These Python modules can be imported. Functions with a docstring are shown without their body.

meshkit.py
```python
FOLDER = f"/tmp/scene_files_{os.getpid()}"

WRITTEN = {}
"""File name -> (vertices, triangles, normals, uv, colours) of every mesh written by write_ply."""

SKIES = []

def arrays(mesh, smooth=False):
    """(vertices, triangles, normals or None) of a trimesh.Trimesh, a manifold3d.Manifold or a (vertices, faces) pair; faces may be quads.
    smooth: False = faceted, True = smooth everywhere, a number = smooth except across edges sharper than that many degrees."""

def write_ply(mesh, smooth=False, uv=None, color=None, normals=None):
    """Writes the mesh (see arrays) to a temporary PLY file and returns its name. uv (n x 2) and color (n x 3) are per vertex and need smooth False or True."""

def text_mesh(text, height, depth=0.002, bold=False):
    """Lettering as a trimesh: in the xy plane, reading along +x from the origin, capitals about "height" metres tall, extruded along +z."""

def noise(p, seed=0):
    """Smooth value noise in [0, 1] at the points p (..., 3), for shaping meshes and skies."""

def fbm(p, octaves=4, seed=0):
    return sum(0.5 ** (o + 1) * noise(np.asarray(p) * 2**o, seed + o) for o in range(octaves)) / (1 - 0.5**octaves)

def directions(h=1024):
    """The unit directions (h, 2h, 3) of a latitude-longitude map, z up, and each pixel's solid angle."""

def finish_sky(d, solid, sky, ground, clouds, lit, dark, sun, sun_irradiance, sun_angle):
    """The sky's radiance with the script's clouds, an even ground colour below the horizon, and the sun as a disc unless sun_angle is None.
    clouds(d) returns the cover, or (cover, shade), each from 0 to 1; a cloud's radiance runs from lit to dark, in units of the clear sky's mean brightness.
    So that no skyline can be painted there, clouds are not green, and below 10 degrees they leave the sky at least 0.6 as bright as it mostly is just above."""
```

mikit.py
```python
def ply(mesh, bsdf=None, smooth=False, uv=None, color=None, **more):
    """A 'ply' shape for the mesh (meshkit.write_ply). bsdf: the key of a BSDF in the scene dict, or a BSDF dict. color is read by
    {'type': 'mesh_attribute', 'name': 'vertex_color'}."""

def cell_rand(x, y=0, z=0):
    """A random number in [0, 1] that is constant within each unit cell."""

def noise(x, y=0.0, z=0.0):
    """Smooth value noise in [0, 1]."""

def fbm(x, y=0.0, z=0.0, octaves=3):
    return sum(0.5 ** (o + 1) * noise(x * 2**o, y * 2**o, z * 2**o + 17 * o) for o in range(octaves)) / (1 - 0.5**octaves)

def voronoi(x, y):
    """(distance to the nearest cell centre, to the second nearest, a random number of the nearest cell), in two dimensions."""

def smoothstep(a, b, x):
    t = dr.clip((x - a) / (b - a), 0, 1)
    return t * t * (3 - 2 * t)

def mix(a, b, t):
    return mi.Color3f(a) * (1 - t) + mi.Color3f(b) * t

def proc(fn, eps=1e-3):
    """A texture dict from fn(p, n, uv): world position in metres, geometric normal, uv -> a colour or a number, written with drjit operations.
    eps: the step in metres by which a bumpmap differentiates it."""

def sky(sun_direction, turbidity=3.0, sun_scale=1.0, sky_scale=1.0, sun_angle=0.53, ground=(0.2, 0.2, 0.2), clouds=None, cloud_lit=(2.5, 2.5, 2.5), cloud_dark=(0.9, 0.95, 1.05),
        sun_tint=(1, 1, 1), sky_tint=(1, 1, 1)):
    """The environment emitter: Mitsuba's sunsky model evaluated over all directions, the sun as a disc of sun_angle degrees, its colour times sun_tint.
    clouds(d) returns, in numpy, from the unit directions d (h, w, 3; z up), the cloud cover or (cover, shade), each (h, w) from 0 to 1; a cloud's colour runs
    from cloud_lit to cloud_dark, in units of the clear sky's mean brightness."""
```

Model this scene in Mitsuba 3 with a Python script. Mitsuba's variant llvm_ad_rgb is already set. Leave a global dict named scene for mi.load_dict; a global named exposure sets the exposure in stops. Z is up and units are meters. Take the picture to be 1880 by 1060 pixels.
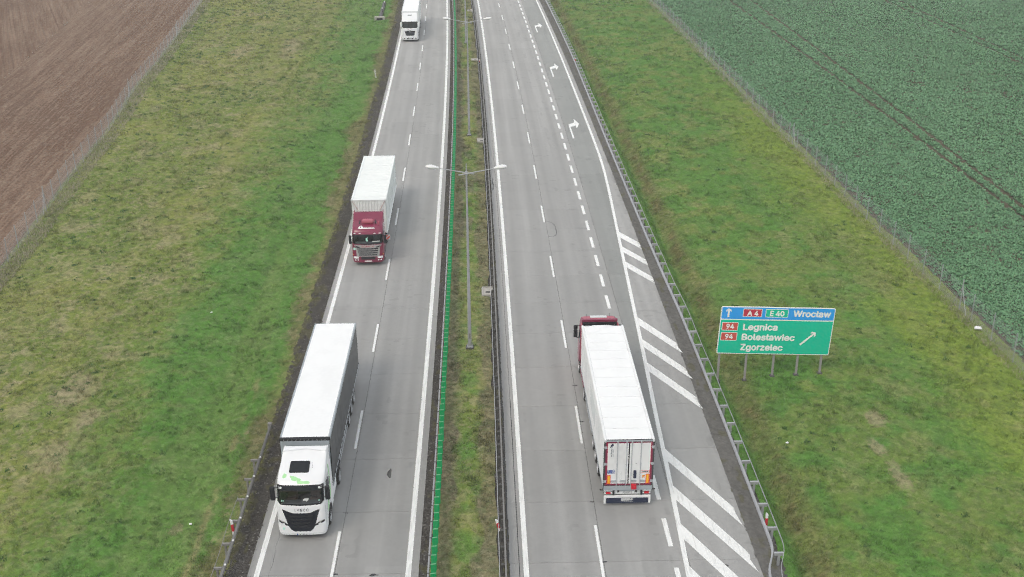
import math
import numpy as np
import trimesh
import drjit as dr
import mitsuba as mi
import mikit
import meshkit
from mikit import noise, fbm, voronoi, cell_rand, smoothstep, mix
from shapely.geometry import Polygon, Point, box as sbox
from shapely import affinity
from scipy.interpolate import PchipInterpolator

T4 = mi.ScalarTransform4f
scene, labels = {}, {}
rng = np.random.default_rng(7)

# ------------------------------------------------------------------ camera, light, exposure
CAM_H, PITCH, YAW, ROLL = 33.692, 0.41271, 0.020413, -0.003042
_cp, _sp, _cy, _sy = math.cos(PITCH), math.sin(PITCH), math.cos(YAW), math.sin(YAW)
_fw = np.array([_sy * _cp, _cy * _cp, -_sp])
_rt = np.array([_cy, -_sy, 0.0])
_up = np.cross(_rt, _fw)
_up = -math.sin(ROLL) * _rt + math.cos(ROLL) * _up
HAZE = 0.00065
scene['haze_air'] = {'type': 'homogeneous', 'albedo': {'type': 'rgb', 'value': [0.94, 0.95, 0.965]}, 'sigma_t': HAZE}
scene['camera'] = {
    'type': 'perspective', 'fov': 49.18, 'fov_axis': 'x', 'near_clip': 0.5, 'far_clip': 6000.0,
    'to_world': T4().look_at(origin=[0, 0, CAM_H], target=(np.array([0, 0, CAM_H]) + _fw * 50).tolist(), up=_up.tolist()),
    'medium': {'type': 'ref', 'id': 'haze_air'},
}
scene['sky'] = mikit.sky([-0.42, -0.55, 0.78], turbidity=3, sun_scale=0.3, sun_angle=28, clouds=lambda d: 1.0,
                         sun_tint=(0.89, 0.965, 1.09), cloud_lit=(2.40, 2.5, 2.64), ground=(0.16, 0.17, 0.12))
exposure = 1.88

# ------------------------------------------------------------------ road alignment: s along the road, t to the right, metres
K0, K1 = 1.37016e-4, 3.4952e-7
_S = np.arange(-1000.0, 1600.0, 0.5)
_TH = np.where(_S > 0, K0 * _S + K1 * np.minimum(_S, 400) ** 2 / 2 + np.where(_S > 400, K1 * 400 * (_S - 400), 0), K0 * _S)
_X = np.concatenate([[0], np.cumsum(-np.sin(_TH[:-1]) * 0.5)])
_Y = np.concatenate([[0], np.cumsum(np.cos(_TH[:-1]) * 0.5)])
_X -= np.interp(0, _S, _X)
_Y -= np.interp(0, _S, _Y)


def head(s):
    return np.interp(s, _S, _TH)


def W(s, t, z=0.0):
    s, t, z = np.broadcast_arrays(np.asarray(s, float), np.asarray(t, float), np.asarray(z, float))
    a = head(s)
    return np.stack([np.interp(s, _S, _X) + t * np.cos(a), np.interp(s, _S, _Y) + t * np.sin(a), z], -1)


def frame(s, t, z=0.0, flip=False, turn=0.0):
    """Local x -> +t, y -> +s (both reversed when flip), origin at (s, t, z)."""
    a = math.degrees(float(head(s))) + (180 if flip else 0) + turn
    return T4().translate(W(s, t, z).tolist()).rotate([0, 0, 1], a)


# ------------------------------------------------------------------ helpers
_count = {}


def new(key):
    n = _count.get(key, 0)
    _count[key] = n + 1
    return key if n == 0 else f'{key}_{n:03d}'


def put(key, mesh, bsdf, M=None, smooth=False, uv=None, color=None):
    key = new(key)
    d = mikit.ply(mesh, bsdf, smooth=smooth, uv=uv, color=color)
    if M is not None:
        d['to_world'] = M
    scene[key] = d
    return key


def thing(name, label, category, group=None):
    key = new(name)
    labels[key] = {'label': label, 'category': category}
    if group:
        labels[key]['group'] = group
    return key


def structure(key, kind='structure', label=None, category=None):
    labels[key] = {'kind': kind}
    if label:
        labels[key]['label'] = label
    if category:
        labels[key]['category'] = category
    return key


def cat(ms):
    return trimesh.util.concatenate(list(ms))


def bx(x0, x1, y0, y1, z0, z1, b=0.0):
    """Box, its edges chamfered by b."""
    if b <= 0:
        m = trimesh.creation.box((x1 - x0, y1 - y0, z1 - z0))
        m.apply_translation(((x0 + x1) / 2, (y0 + y1) / 2, (z0 + z1) / 2))
        return m
    pts = []
    for dx, dy, dz in ((b, b, 0), (b, 0, b), (0, b, b)):
        for x in (x0 + dx, x1 - dx):
            for y in (y0 + dy, y1 - dy):
                for z in (z0 + dz, z1 - dz):
                    pts.append((x, y, z))
    return trimesh.convex.convex_hull(np.array(pts))


def tube(p0, p1, r0, r1=None, n=10):
    r1 = r0 if r1 is None else r1
    p0, p1 = np.array(p0, float), np.array(p1, float)
    d = p1 - p0
    L = np.linalg.norm(d)
    m = trimesh.creation.revolve([(0, 0), (r0, 0), (r1, L), (0, L)], sections=n)
    m.apply_transform(trimesh.geometry.align_vectors([0, 0, 1], d / L))
    m.apply_translation(p0)
    return m


def grid(sv, tv, zf, flip=False):
    """A sheet over the road coordinates with uv = (s, t)."""
    s, t = np.meshgrid(sv, tv, indexing='ij')
    z = zf(s, t) if callable(zf) else np.full_like(s, zf)
    v = W(s, t, z).reshape(-1, 3)
    n, m = s.shape
    i = (np.arange(n - 1)[:, None] * m + np.arange(m - 1)[None]).reshape(-1)
    f = np.stack([i, i + 1, i + m + 1, i + m], 1)
    f = f[:, ::-1]
    uv = np.stack([s, t], -1).reshape(-1, 2)
    return (v, np.vstack([f[:, [0, 1, 2]], f[:, [0, 2, 3]]])), uv


def sweep(sv, tfun, prof, closed=True):
    """Profile (dt, z) swept along the road."""
    prof = np.asarray(prof, float)
    k = len(prof)
    t0 = tfun(sv) if callable(tfun) else np.full(len(sv), tfun)
    v = W(np.repeat(sv, k), np.repeat(t0, k) + np.tile(prof[:, 0], len(sv)), np.tile(prof[:, 1], len(sv)))
    f = []
    for j in range(k if closed else k - 1):
        a = np.arange(len(sv) - 1) * k + j
        b = np.arange(len(sv) - 1) * k + (j + 1) % k
        f += [np.stack([a, b, b + k], 1), np.stack([a, b + k, a + k], 1)]
    f = np.vstack(f)
    if closed:
        tri = trimesh.creation.triangulate_polygon(Polygon(prof), engine='earcut')
        if len(tri[0]) == k:
            near = [int(np.argmin(((prof - q) ** 2).sum(1))) for q in tri[0]]
            e = np.array(near)[tri[1]]
            f = np.vstack([f, e, e[:, ::-1] + (len(sv) - 1) * k])
    m = trimesh.Trimesh(v, f, process=False)
    m.fix_normals()
    return m


def flat(poly, z0, z1, step=2.0):
    """A thin plate on the road from a polygon given as (s, t)."""
    poly = poly if isinstance(poly, Polygon) else Polygon(poly)
    if not poly.is_valid:
        poly = poly.buffer(0)
    m = trimesh.creation.extrude_polygon(affinity.scale(poly, 1, 1), z1 - z0, engine='earcut')
    v = np.array(m.vertices)
    uv = v[:, :2].copy()
    m = trimesh.Trimesh(W(v[:, 0], v[:, 1], v[:, 2] + z0), m.faces, process=False)
    if m.volume < 0:
        m.invert()
    return m, uv


# ------------------------------------------------------------------ materials
def mat(name, d, twosided=True):
    scene[name] = {'type': 'twosided', 'bsdf': d} if twosided else d
    return name


def rgb(*c):
    return {'type': 'rgb', 'value': list(c)}


def plain(name, c, rough=0.5, metallic=0.0, spec=0.5, coat=0.0):
    return mat(name, {'type': 'principled', 'base_color': rgb(*c), 'roughness': rough, 'metallic': metallic, 'specular': spec, 'clearcoat': coat, 'clearcoat_gloss': 0.9})


def exit_line_t(s):
    return 9.32 + dr.clip((s - 42.7) * 0.0445, -4, 2.9)


def concrete_fn(p, n, uv):
    s, t = uv.x, uv.y
    slab = dr.floor((s - 43.95) / 5.046)
    tone = 0.955 + 0.08 * cell_rand(slab, dr.floor(t / 3.9 + 0.55), 3)
    streak = fbm(s * 0.05, t * 2.2, 1.0, 3)
    lane = dr.select(t < -2, t + 7.5, t - 5.3)
    wheel = dr.exp(-dr.square((dr.abs(dr.abs(lane) - 1.85) - 0.95) / 0.35))
    grain = fbm(s * 5.0, t * 5.0, 4.0, 3)
    fine = noise(s * 24.0, t * 24.0)
    blot = smoothstep(0.62, 0.8, fbm(s * 0.7, t * 0.9, 8.0, 3))
    v = 0.328 * tone * (0.86 + 0.24 * streak) * (0.94 + 0.07 * grain + 0.05 * fine) * (1 - 0.10 * wheel * (0.4 + streak)) * (1 - 0.03 * blot)
    far_lane = smoothstep(9.4, 9.6, t) * (1 - smoothstep(-0.15, 0.15, t - exit_line_t(s)))
    v = v * (1 - 0.17 * far_lane * (0.8 + 0.4 * streak)) * (1 + 0.05 * smoothstep(0.0, 0.3, t - exit_line_t(s)))
    drip = dr.exp(-dr.square((t - 7.3 + 0.25 * (noise(s * 0.2) - 0.5)) / 0.25)) * smoothstep(0.5, 0.75, fbm(s * 0.35, t * 1.2, 5.0, 3))
    v = v * (1 - 0.13 * drip)
    edge = smoothstep(-11.25, -11.6, t) + smoothstep(12.3, 12.85, t) * smoothstep(0.35, 0.7, fbm(s * 0.8, t * 2, 3.0, 3))
    v = v * (1 - 0.14 * edge)
    spot = smoothstep(0.78, 0.86, noise(s * 2.3 + 40, t * 2.3)) * smoothstep(0.55, 0.75, noise(s * 0.4, t * 0.7 + 9))
    v = v * (1 - 0.10 * spot)
    warm = mix((1.0, 0.995, 0.975), (0.975, 1.0, 0.97), smoothstep(9.2, 10.0, t) * (1 - smoothstep(0.0, 0.2, t - exit_line_t(s))))
    return warm * v


mat('concrete', {'type': 'principled', 'base_color': mikit.proc(concrete_fn), 'roughness': 0.75, 'specular': 0.3})


def paint_fn(p, n, uv):
    s, t = uv.x, uv.y
    g = fbm(s * 3.0, t * 9.0, 2.0, 3)
    rub = smoothstep(0.56, 0.72, fbm(s * 1.3, t * 14.0, 7.0, 3))
    edge = smoothstep(12.45, 12.85, t) * smoothstep(0.42, 0.6, fbm(s * 4.0, t * 4.0, 7.0, 3))
    return mix((0.83, 0.84, 0.83), (0.52, 0.52, 0.5), dr.clip(0.25 * g + 0.35 * rub + 0.8 * edge, 0, 1))


mat('road_paint', {'type': 'principled', 'base_color': mikit.proc(paint_fn), 'roughness': 0.6, 'specular': 0.4})


def gravel_fn(p, n, uv):
    s, t = uv.x, uv.y
    d1, d2, r = voronoi(s * 14.0, t * 14.0)
    big = fbm(s * 0.5, t * 1.5, 3.0, 3)
    light = smoothstep(0.955, 0.98, r)
    base = mix((0.056, 0.051, 0.047), (0.125, 0.117, 0.11), dr.clip(r * 0.75 + 0.5 * (big - 0.5), 0, 1))
    base = base * (0.55 + 0.45 * smoothstep(0.0, 0.25, d2 - d1))
    base = mix(base, (0.36, 0.35, 0.33), light * 0.4)
    right = smoothstep(5.0, 10.0, t)
    chip = fbm(s * 6.0, t * 6.0, 7.0, 3)
    base = mix(base, mix((0.12, 0.117, 0.112), (0.215, 0.21, 0.20), dr.clip(0.2 + 0.9 * (chip - 0.2) + 0.5 * (big - 0.5), 0, 1)), 0.8 * right * (1 - 0.7 * smoothstep(13.6, 14.05, t)))
    green = smoothstep(0.6, 0.75, fbm(s * 1.1, t * 2.5, 11.0, 3) + 0.22 * smoothstep(-12.0, -12.7, t))
    return mix(base, (0.11, 0.105, 0.045), green * 0.45)


mat('gravel', {'type': 'diffuse', 'reflectance': mikit.proc(gravel_fn)})


def grass_fn(p, n, uv):
    s, t = uv.x, uv.y
    big = fbm(s * 0.13, t * 0.2, 2.0, 3)
    mid = fbm(s * 0.7, t * 0.8, 5.0, 3)
    fine = noise(s * 7.0, t * 7.0, 3.0)
    tiny = noise(s * 29.0, t * 31.0, 9.0)
    lush, olive, yellow = mi.Color3f(0.100, 0.222, 0.045), mi.Color3f(0.175, 0.220, 0.056), mi.Color3f(0.250, 0.262, 0.070)
    dry, dark = mi.Color3f(0.37, 0.31, 0.205), mi.Color3f(0.055, 0.095, 0.028)
    left, right = smoothstep(-10.0, -12.0, t), smoothstep(10.0, 12.0, t)
    # how lush: a band along the left shoulder, a stripe behind the right rail, patches elsewhere
    wob = 4.5 * (mid - 0.5) + 7.0 * (big - 0.5) + 1.6 * (fine - 0.5)
    lu = left * (0.12 + 0.95 * smoothstep(-26.0, -17.0, t + wob)) * (1 - 0.55 * smoothstep(-14.6, -13.2, t + 0.3 * wob))
    lu = lu + right * (1 - smoothstep(14.7, 15.4, t + 0.12 * wob)) * 0.9
    lu = lu + right * (0.42 + 0.5 * smoothstep(0.42, 0.62, mid * 0.6 + big * 0.5))
    lu = lu + (1 - left) * (1 - right) * (0.25 + 0.45 * smoothstep(0.45, 0.65, mid))
    lu = dr.clip(lu + 0.35 * (mid - 0.42), 0, 1)
    c = mix(mix(olive, yellow, smoothstep(0.42, 0.68, big * 0.7 + mid * 0.35)), lush, lu)
    # ditch on the right: brown-olive thatch
    ditch = right * dr.exp(-dr.square((t - 16.0 + 0.7 * (mid - 0.5)) / 0.85))
    c = mix(c, mix((0.095, 0.082, 0.034), (0.20, 0.155, 0.078), fine), (0.45 + 0.4 * smoothstep(0.42, 0.6, mid)) * ditch)
    yel = right * smoothstep(26.0, 31.5, t + wob) * (1 - smoothstep(110.0, 160.0, s))
    c = mix(c, (0.22, 0.275, 0.045), 0.65 * yel)
    # shoulder edge on the left: brown moss and soil
    rim = left * smoothstep(-14.3, -13.0, t + 0.5 * wob)
    c = mix(c, mix((0.14, 0.115, 0.055), (0.085, 0.075, 0.05), fine), 0.75 * rim)
    thin = left * dr.exp(-dr.square((t + 14.6 + 0.5 * (big - 0.5)) / 0.22)) * smoothstep(0.35, 0.6, mid) * smoothstep(70.0, 60.0, s)
    c = mix(c, (0.34, 0.27, 0.15), 0.6 * thin)
    # dead patches
    pd = (1 - 0.55 * right) * smoothstep(0.60, 0.74, fbm(s * 0.45, t * 0.6, 31.0, 4) + 0.16 * (fine - 0.5) + 0.10 * (mid - 0.5)) * (1 - 0.8 * lu) * 0.8
    for a, b, ra, rb in ((61.8, -25.6, 2.6, 1.5), (58.5, -23.9, 2.2, 0.8), (54.5, -24.5, 2.0, 1.2), (165.0, -34.0, 6.0, 1.6), (168.0, -27.0, 8.0, 1.6), (51.0, 22.2, 1.3, 0.5), (54.0, 22.0, 1.0, 0.5), (57.0, 23.0, 1.0, 0.6), (47.5, -15.9, 0.6, 0.4)):
        q = dr.sqrt(dr.square((s - a) / ra) + dr.square((t - b) / rb))
        pd = dr.maximum(pd, (1 - smoothstep(0.5, 1.15, q + 0.9 * (mid - 0.5) + 0.4 * (fine - 0.5))))
    c = mix(c, dry, 0.62 * pd)
    med = (1 - left) * (1 - right)
    bare = med * (dr.exp(-dr.square((t + 2.3) / 0.5)) + dr.exp(-dr.square((t - 0.1) / 0.55))) * 0.75 + med * smoothstep(0.5, 0.62, fbm(s * 0.25, t * 0.8, 71.0, 3)) * 0.6
    c = mix(c, mix((0.105, 0.085, 0.062), (0.19, 0.165, 0.13), fine), dr.clip(bare, 0, 0.85))
    blot = fbm(s * 3.4, t * 3.4, 13.0, 3)
    c = mix(c, dry, 0.42 * smoothstep(0.44, 0.70, fbm(s * 3.0, t * 3.6, 23.0, 3)) * (1 - 0.75 * lu) * (1 - 0.45 * right))
    mow = noise(s * 0.04, t * 0.85, 61.0)
    c = mix(c, mi.Color3f(0.30, 0.285, 0.12), 0.34 * smoothstep(0.5, 0.85, mow) * (1 - 0.6 * lu) * (1 - 0.4 * right))
    c = mix(c, dark, 0.45 * smoothstep(0.52, 0.70, blot * 0.75 + 0.3 * fine))
    return c * (0.56 + 0.42 * fine + 0.44 * tiny)


mat('grass', {'type': 'diffuse', 'reflectance': mikit.proc(grass_fn)})


def straw_fn(p, n, uv):
    s, t = uv.x, uv.y
    a = noise(s * 3.0, t * 3.0)
    b = noise(s * 23.0, t * 27.0)
    return mix(mix((0.46, 0.415, 0.33), (0.29, 0.27, 0.19), a), (0.16, 0.19, 0.075), 0.5 * smoothstep(0.6, 0.9, noise(s * 1.1, t * 2.0, 4.0))) * (0.65 + 0.6 * b)


mat('straw', {'type': 'diffuse', 'reflectance': mikit.proc(straw_fn)})


def plough_fn(p, n, uv):
    s, t = uv.x, uv.y
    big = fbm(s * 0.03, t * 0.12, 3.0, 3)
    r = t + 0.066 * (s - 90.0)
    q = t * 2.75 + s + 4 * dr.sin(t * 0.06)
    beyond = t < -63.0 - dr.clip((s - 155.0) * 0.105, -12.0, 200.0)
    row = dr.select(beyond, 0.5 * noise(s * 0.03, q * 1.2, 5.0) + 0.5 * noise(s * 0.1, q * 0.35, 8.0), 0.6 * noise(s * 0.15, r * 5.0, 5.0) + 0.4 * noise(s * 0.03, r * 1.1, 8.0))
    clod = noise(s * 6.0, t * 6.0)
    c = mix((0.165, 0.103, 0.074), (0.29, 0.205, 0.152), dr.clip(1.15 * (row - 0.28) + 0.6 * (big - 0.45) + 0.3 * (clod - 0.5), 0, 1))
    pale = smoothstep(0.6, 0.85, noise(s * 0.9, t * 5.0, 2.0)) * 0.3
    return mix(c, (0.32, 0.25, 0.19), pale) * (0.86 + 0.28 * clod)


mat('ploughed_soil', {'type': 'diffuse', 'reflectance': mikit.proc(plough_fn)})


def crop_fn(p, n, uv):
    s, t = uv.x, uv.y
    big = fbm(s * 0.06, t * 0.1, 3.0, 3)
    mid = fbm(s * 0.6, t * 0.7, 5.0, 3)
    tiny = noise(s * 19.0, t * 23.0, 9.0)
    c = mix((0.108, 0.245, 0.118), (0.185, 0.352, 0.198), dr.clip(0.6 * big + 0.5 * mid, 0, 1))
    c = mix(c, (0.17, 0.22, 0.10), 0.45 * smoothstep(0.72, 0.9, tiny))
    return c * (0.7 + 0.55 * tiny)


mat('crop_leaf', {'type': 'diffuse', 'reflectance': mikit.proc(crop_fn)})


def crop_soil_fn(p, n, uv):
    s, t = uv.x, uv.y
    return mix((0.075, 0.068, 0.046), (0.125, 0.108, 0.076), fbm(s * 1.2, t * 3.0, 2.0, 3)) * (0.85 + 0.3 * noise(s * 9.0, t * 9.0))


mat('crop_soil', {'type': 'diffuse', 'reflectance': mikit.proc(crop_soil_fn)})
mat('subbase', {'type': 'diffuse', 'reflectance': rgb(0.05, 0.047, 0.045)})
mat('tar', {'type': 'principled', 'base_color': rgb(0.035, 0.036, 0.04), 'roughness': 0.6})


def zinc_fn(p, n, uv):
    return mix((0.34, 0.35, 0.37), (0.51, 0.52, 0.54), fbm(p.x * 3.0, p.y * 3.0, p.z * 3.0, 3))


mat('galvanised', {'type': 'principled', 'base_color': mikit.proc(zinc_fn), 'roughness': 0.5, 'metallic': 0.35, 'specular': 0.5})
mat('weathered_zinc', {'type': 'principled', 'base_color': mikit.proc(lambda p, n, uv: mix((0.20, 0.195, 0.185), (0.34, 0.33, 0.32), fbm(p.x * 4.0, p.y * 4.0, p.z * 9.0, 3))), 'roughness': 0.65, 'metallic': 0.2})
plain('dark_steel', (0.07, 0.068, 0.066), 0.7)
plain('green_plastic', (0.006, 0.33, 0.105), 0.45)
plain('lamp_white', (0.78, 0.79, 0.79), 0.35)
plain('wood_grey', (0.30, 0.285, 0.275), 0.7)
plain('sign_blue', (0.03, 0.36, 0.90), 0.4)
plain('sign_green', (0.0, 0.56, 0.36), 0.4)
plain('sign_red', (0.55, 0.035, 0.075), 0.4)
plain('sign_coral', (0.62, 0.10, 0.085), 0.4)
plain('sign_white', (0.86, 0.87, 0.87), 0.4)
plain('sign_back', (0.33, 0.34, 0.35), 0.5)
plain('red_reflector', (0.60, 0.03, 0.05), 0.3)
plain('white_plastic', (0.80, 0.80, 0.80), 0.4)
plain('concrete_pale', (0.40, 0.385, 0.355), 0.8)
plain('hole_black', (0.01, 0.01, 0.01), 0.9)

# ------------------------------------------------------------------ terrain
LF_S = [-1000, 60, 83.7, 90, 95.7, 105, 113.7, 122.6, 142, 162, 212, 300, 1500]
LF_T = [-37.0, -37.2, -37.9, -38.45, -39.0, -39.9, -40.5, -41.1, -43.3, -44.6, -48.6, -56, -100]
RF_S = [-1000, 42, 63.5, 71.6, 79, 90.8, 104, 120, 155, 206, 1500]
RF_T = [34.4, 34.4, 34.2, 33.95, 33.75, 33.4, 33.35, 32.9, 32.65, 32.7, 32.7]


def lf(s):
    return np.interp(s, LF_S, LF_T)


def rf(s):
    return np.interp(s, RF_S, RF_T)


def terrain(s, t):
    p = np.stack([s, t, 0 * s], -1)
    far = np.abs(t) < 60
    rough = 0.16 * (meshkit.fbm(p * 0.35, 3) - 0.5) + 0.12 * (meshkit.noise(p * 1.7) - 0.5) + 0.08 * (meshkit.noise(p * 3.4 + 9) - 0.5)
    amp = np.interp(t, [-60, -39, -14.5, -12.7, -2.9, -2.2, 0, 0.6, 14.0, 15.0, 34, 60], [0.5, 1, 1, 0.1, 0.1, 0.7, 0.7, 0.1, 0.1, 1, 1, 0.5])
    base = np.interp(t, [-19, -16.5, -14, -12.6, -3, -1.2, 0.7, 14.1, 14.45, 15.05, 15.35, 16.2, 18, 21], [0, -0.28, -0.12, -0.01, -0.01, 0.07, -0.01, -0.01, -0.10, -0.8, -0.8, -0.36, -0.08, 0])
    return base + rough * amp * far


def spaced(a, b, near, far, s0=40, s1=215):
    out = [a]
    while out[-1] < b:
        x = out[-1]
        if s0 <= x < s1:
            st = near + (far - near) * (x - s0) / (s1 - s0)
        else:
            st = 15 if -80 < x < 400 else 120
            if x < s0 < x + st:
                st = s0 - x
        out.append(x + st)
    out[-1] = b
    return np.array(out)


SV = spaced(-900, 1500, 0.16, 0.55)


def ribbon(key, sv, tf0, tf1, n, zf, bsdf):
    """A strip of ground between two lines t = tf0(s) and tf1(s)."""
    u = np.linspace(0, 1, n) if np.isscalar(n) else np.asarray(n)
    a = tf0(sv) if callable(tf0) else np.full(len(sv), float(tf0))
    b = tf1(sv) if callable(tf1) else np.full(len(sv), float(tf1))
    s = np.repeat(sv[:, None], len(u), 1)
    t = a[:, None] * (1 - u) + b[:, None] * u
    z = zf(s, t)
    m = len(u)
    i = (np.arange(len(sv) - 1)[:, None] * m + np.arange(m - 1)[None]).reshape(-1)
    f = np.stack([i, i + m, i + m + 1, i + 1], 1)
    f = f[:, ::-1]
    f = np.vstack([f[:, [0, 1, 2]], f[:, [0, 2, 3]]])
    return put(key, (W(s, t, z).reshape(-1, 3), f), bsdf, smooth=True, uv=np.stack([s, t], -1).reshape(-1, 2))


def zflat(z):
    return lambda s, t: np.full_like(s, z)


def wavy_edge(s, seed, a=0.16):
    q = np.stack([s * 0.55, 0 * s + seed, 0 * s], -1)
    return 2 * a * (meshkit.fbm(q, 4) - 0.5)


structure(ribbon('left_verge_ground', SV, lambda s: lf(s) - 0.4, lambda s: -12.68 + wavy_edge(s, 1, 0.4), 180, terrain, 'grass'))
structure(ribbon('right_verge_ground', SV, lambda s: 13.98 + wavy_edge(s, 2, 0.2), lambda s: rf(s) + 0.8, 150, terrain, 'grass'))
structure(ribbon('median_ground', SV, -2.95, lambda s: 0.30 + wavy_edge(s, 3), 30, terrain, 'grass'))


def gravel_z(s, t):
    p = np.stack([s, t, 0 * s], -1)
    edge = np.clip(np.minimum.reduce([np.abs(t + 11.55), np.abs(t + 3.42), np.abs(t - 12.86)]) / 0.1, 0, 1)
    return -0.012 - 0.10 * np.clip(np.maximum.reduce([-12.75 - t, t - 13.95, (0.42 - t) * (t > -1) * (t < 2)]) / 0.3, 0, 1) + (0.07 * (meshkit.noise(p * 9.0) - 0.45) + 0.05 * (meshkit.noise(p * 3.1 + 5) - 0.45)) * edge


SG = spaced(-60, 520, 0.09, 0.35)
structure(ribbon('left_gravel_shoulder', SG, -13.10, -11.50, 20, gravel_z, 'gravel'))
structure(ribbon('median_gravel_strip', SG, -3.47, -2.88, 9, gravel_z, 'gravel'))
structure(ribbon('right_gravel_shoulder', SG, 12.80, 14.22, 17, gravel_z, 'gravel'))
structure(ribbon('median_edge_gravel', SG, 0.12, 0.90, 9, gravel_z, 'gravel'))


# ploughed field with its drilled rows; beyond a headland line the rows run another way
def plough_z(s, t):
    p = np.stack([s, t, 0 * s], -1)
    k = 0.5 + 0.5 * np.sin((t + 0.066 * (s - 90)) * 2 * np.pi / 0.40)
    near = np.exp(-np.maximum(np.abs(t + 60) - 45, 0) / 20)
    return -0.02 + near * (0.07 * (k - 0.5) * (0.6 + 0.8 * meshkit.noise(p * 0.6)) + 0.03 * (meshkit.noise(p * 1.3) - 0.5) + 0.14 * (meshkit.noise(p * 0.33) - 0.5))


SP = spaced(-900, 1500, 0.35, 0.7, 70, 225)


def head_t(s):
    return -63.0 - np.clip((s - 155) * 0.105, -12, 200) - 0 * s


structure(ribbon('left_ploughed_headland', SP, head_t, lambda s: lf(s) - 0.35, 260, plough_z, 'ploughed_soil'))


def plough2_z(s, t):
    p = np.stack([s, t, 0 * s], -1)
    k = 0.5 + 0.5 * np.sin((t * 2.75 + s + 4 * np.sin(t * 0.06)) * 2 * np.pi / 1.65)
    near = (np.abs(t + 85) < 40)
    return -0.02 + near * (0.13 * (k - 0.5) + 0.04 * (meshkit.noise(p * 1.1) - 0.5))


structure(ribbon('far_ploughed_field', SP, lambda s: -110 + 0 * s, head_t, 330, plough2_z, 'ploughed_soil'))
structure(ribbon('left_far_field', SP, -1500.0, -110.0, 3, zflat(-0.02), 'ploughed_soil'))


# green crop on the right: bare soil with wheel tracks, the plants follow below
def tracks(s):
    return [47.15 + 0 * s, 48.35 + 0.024 * (s - 92), 75.2 + 0 * s, 76.9 + 0.01 * (s - 150), 102 + 0 * s, 103.8 + 0 * s]


structure(ribbon('right_crop_ground', SP, lambda s: rf(s) + 0.7, 130.0, 60, lambda s, t: -0.03 + 0.12 * (meshkit.noise(np.stack([s, t, 0 * s], -1) * 0.5) - 0.5), 'crop_soil'))
structure(ribbon('right_far_field', SP, 130.0, 1500.0, 3, zflat(-0.02), 'crop_leaf'))

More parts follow.
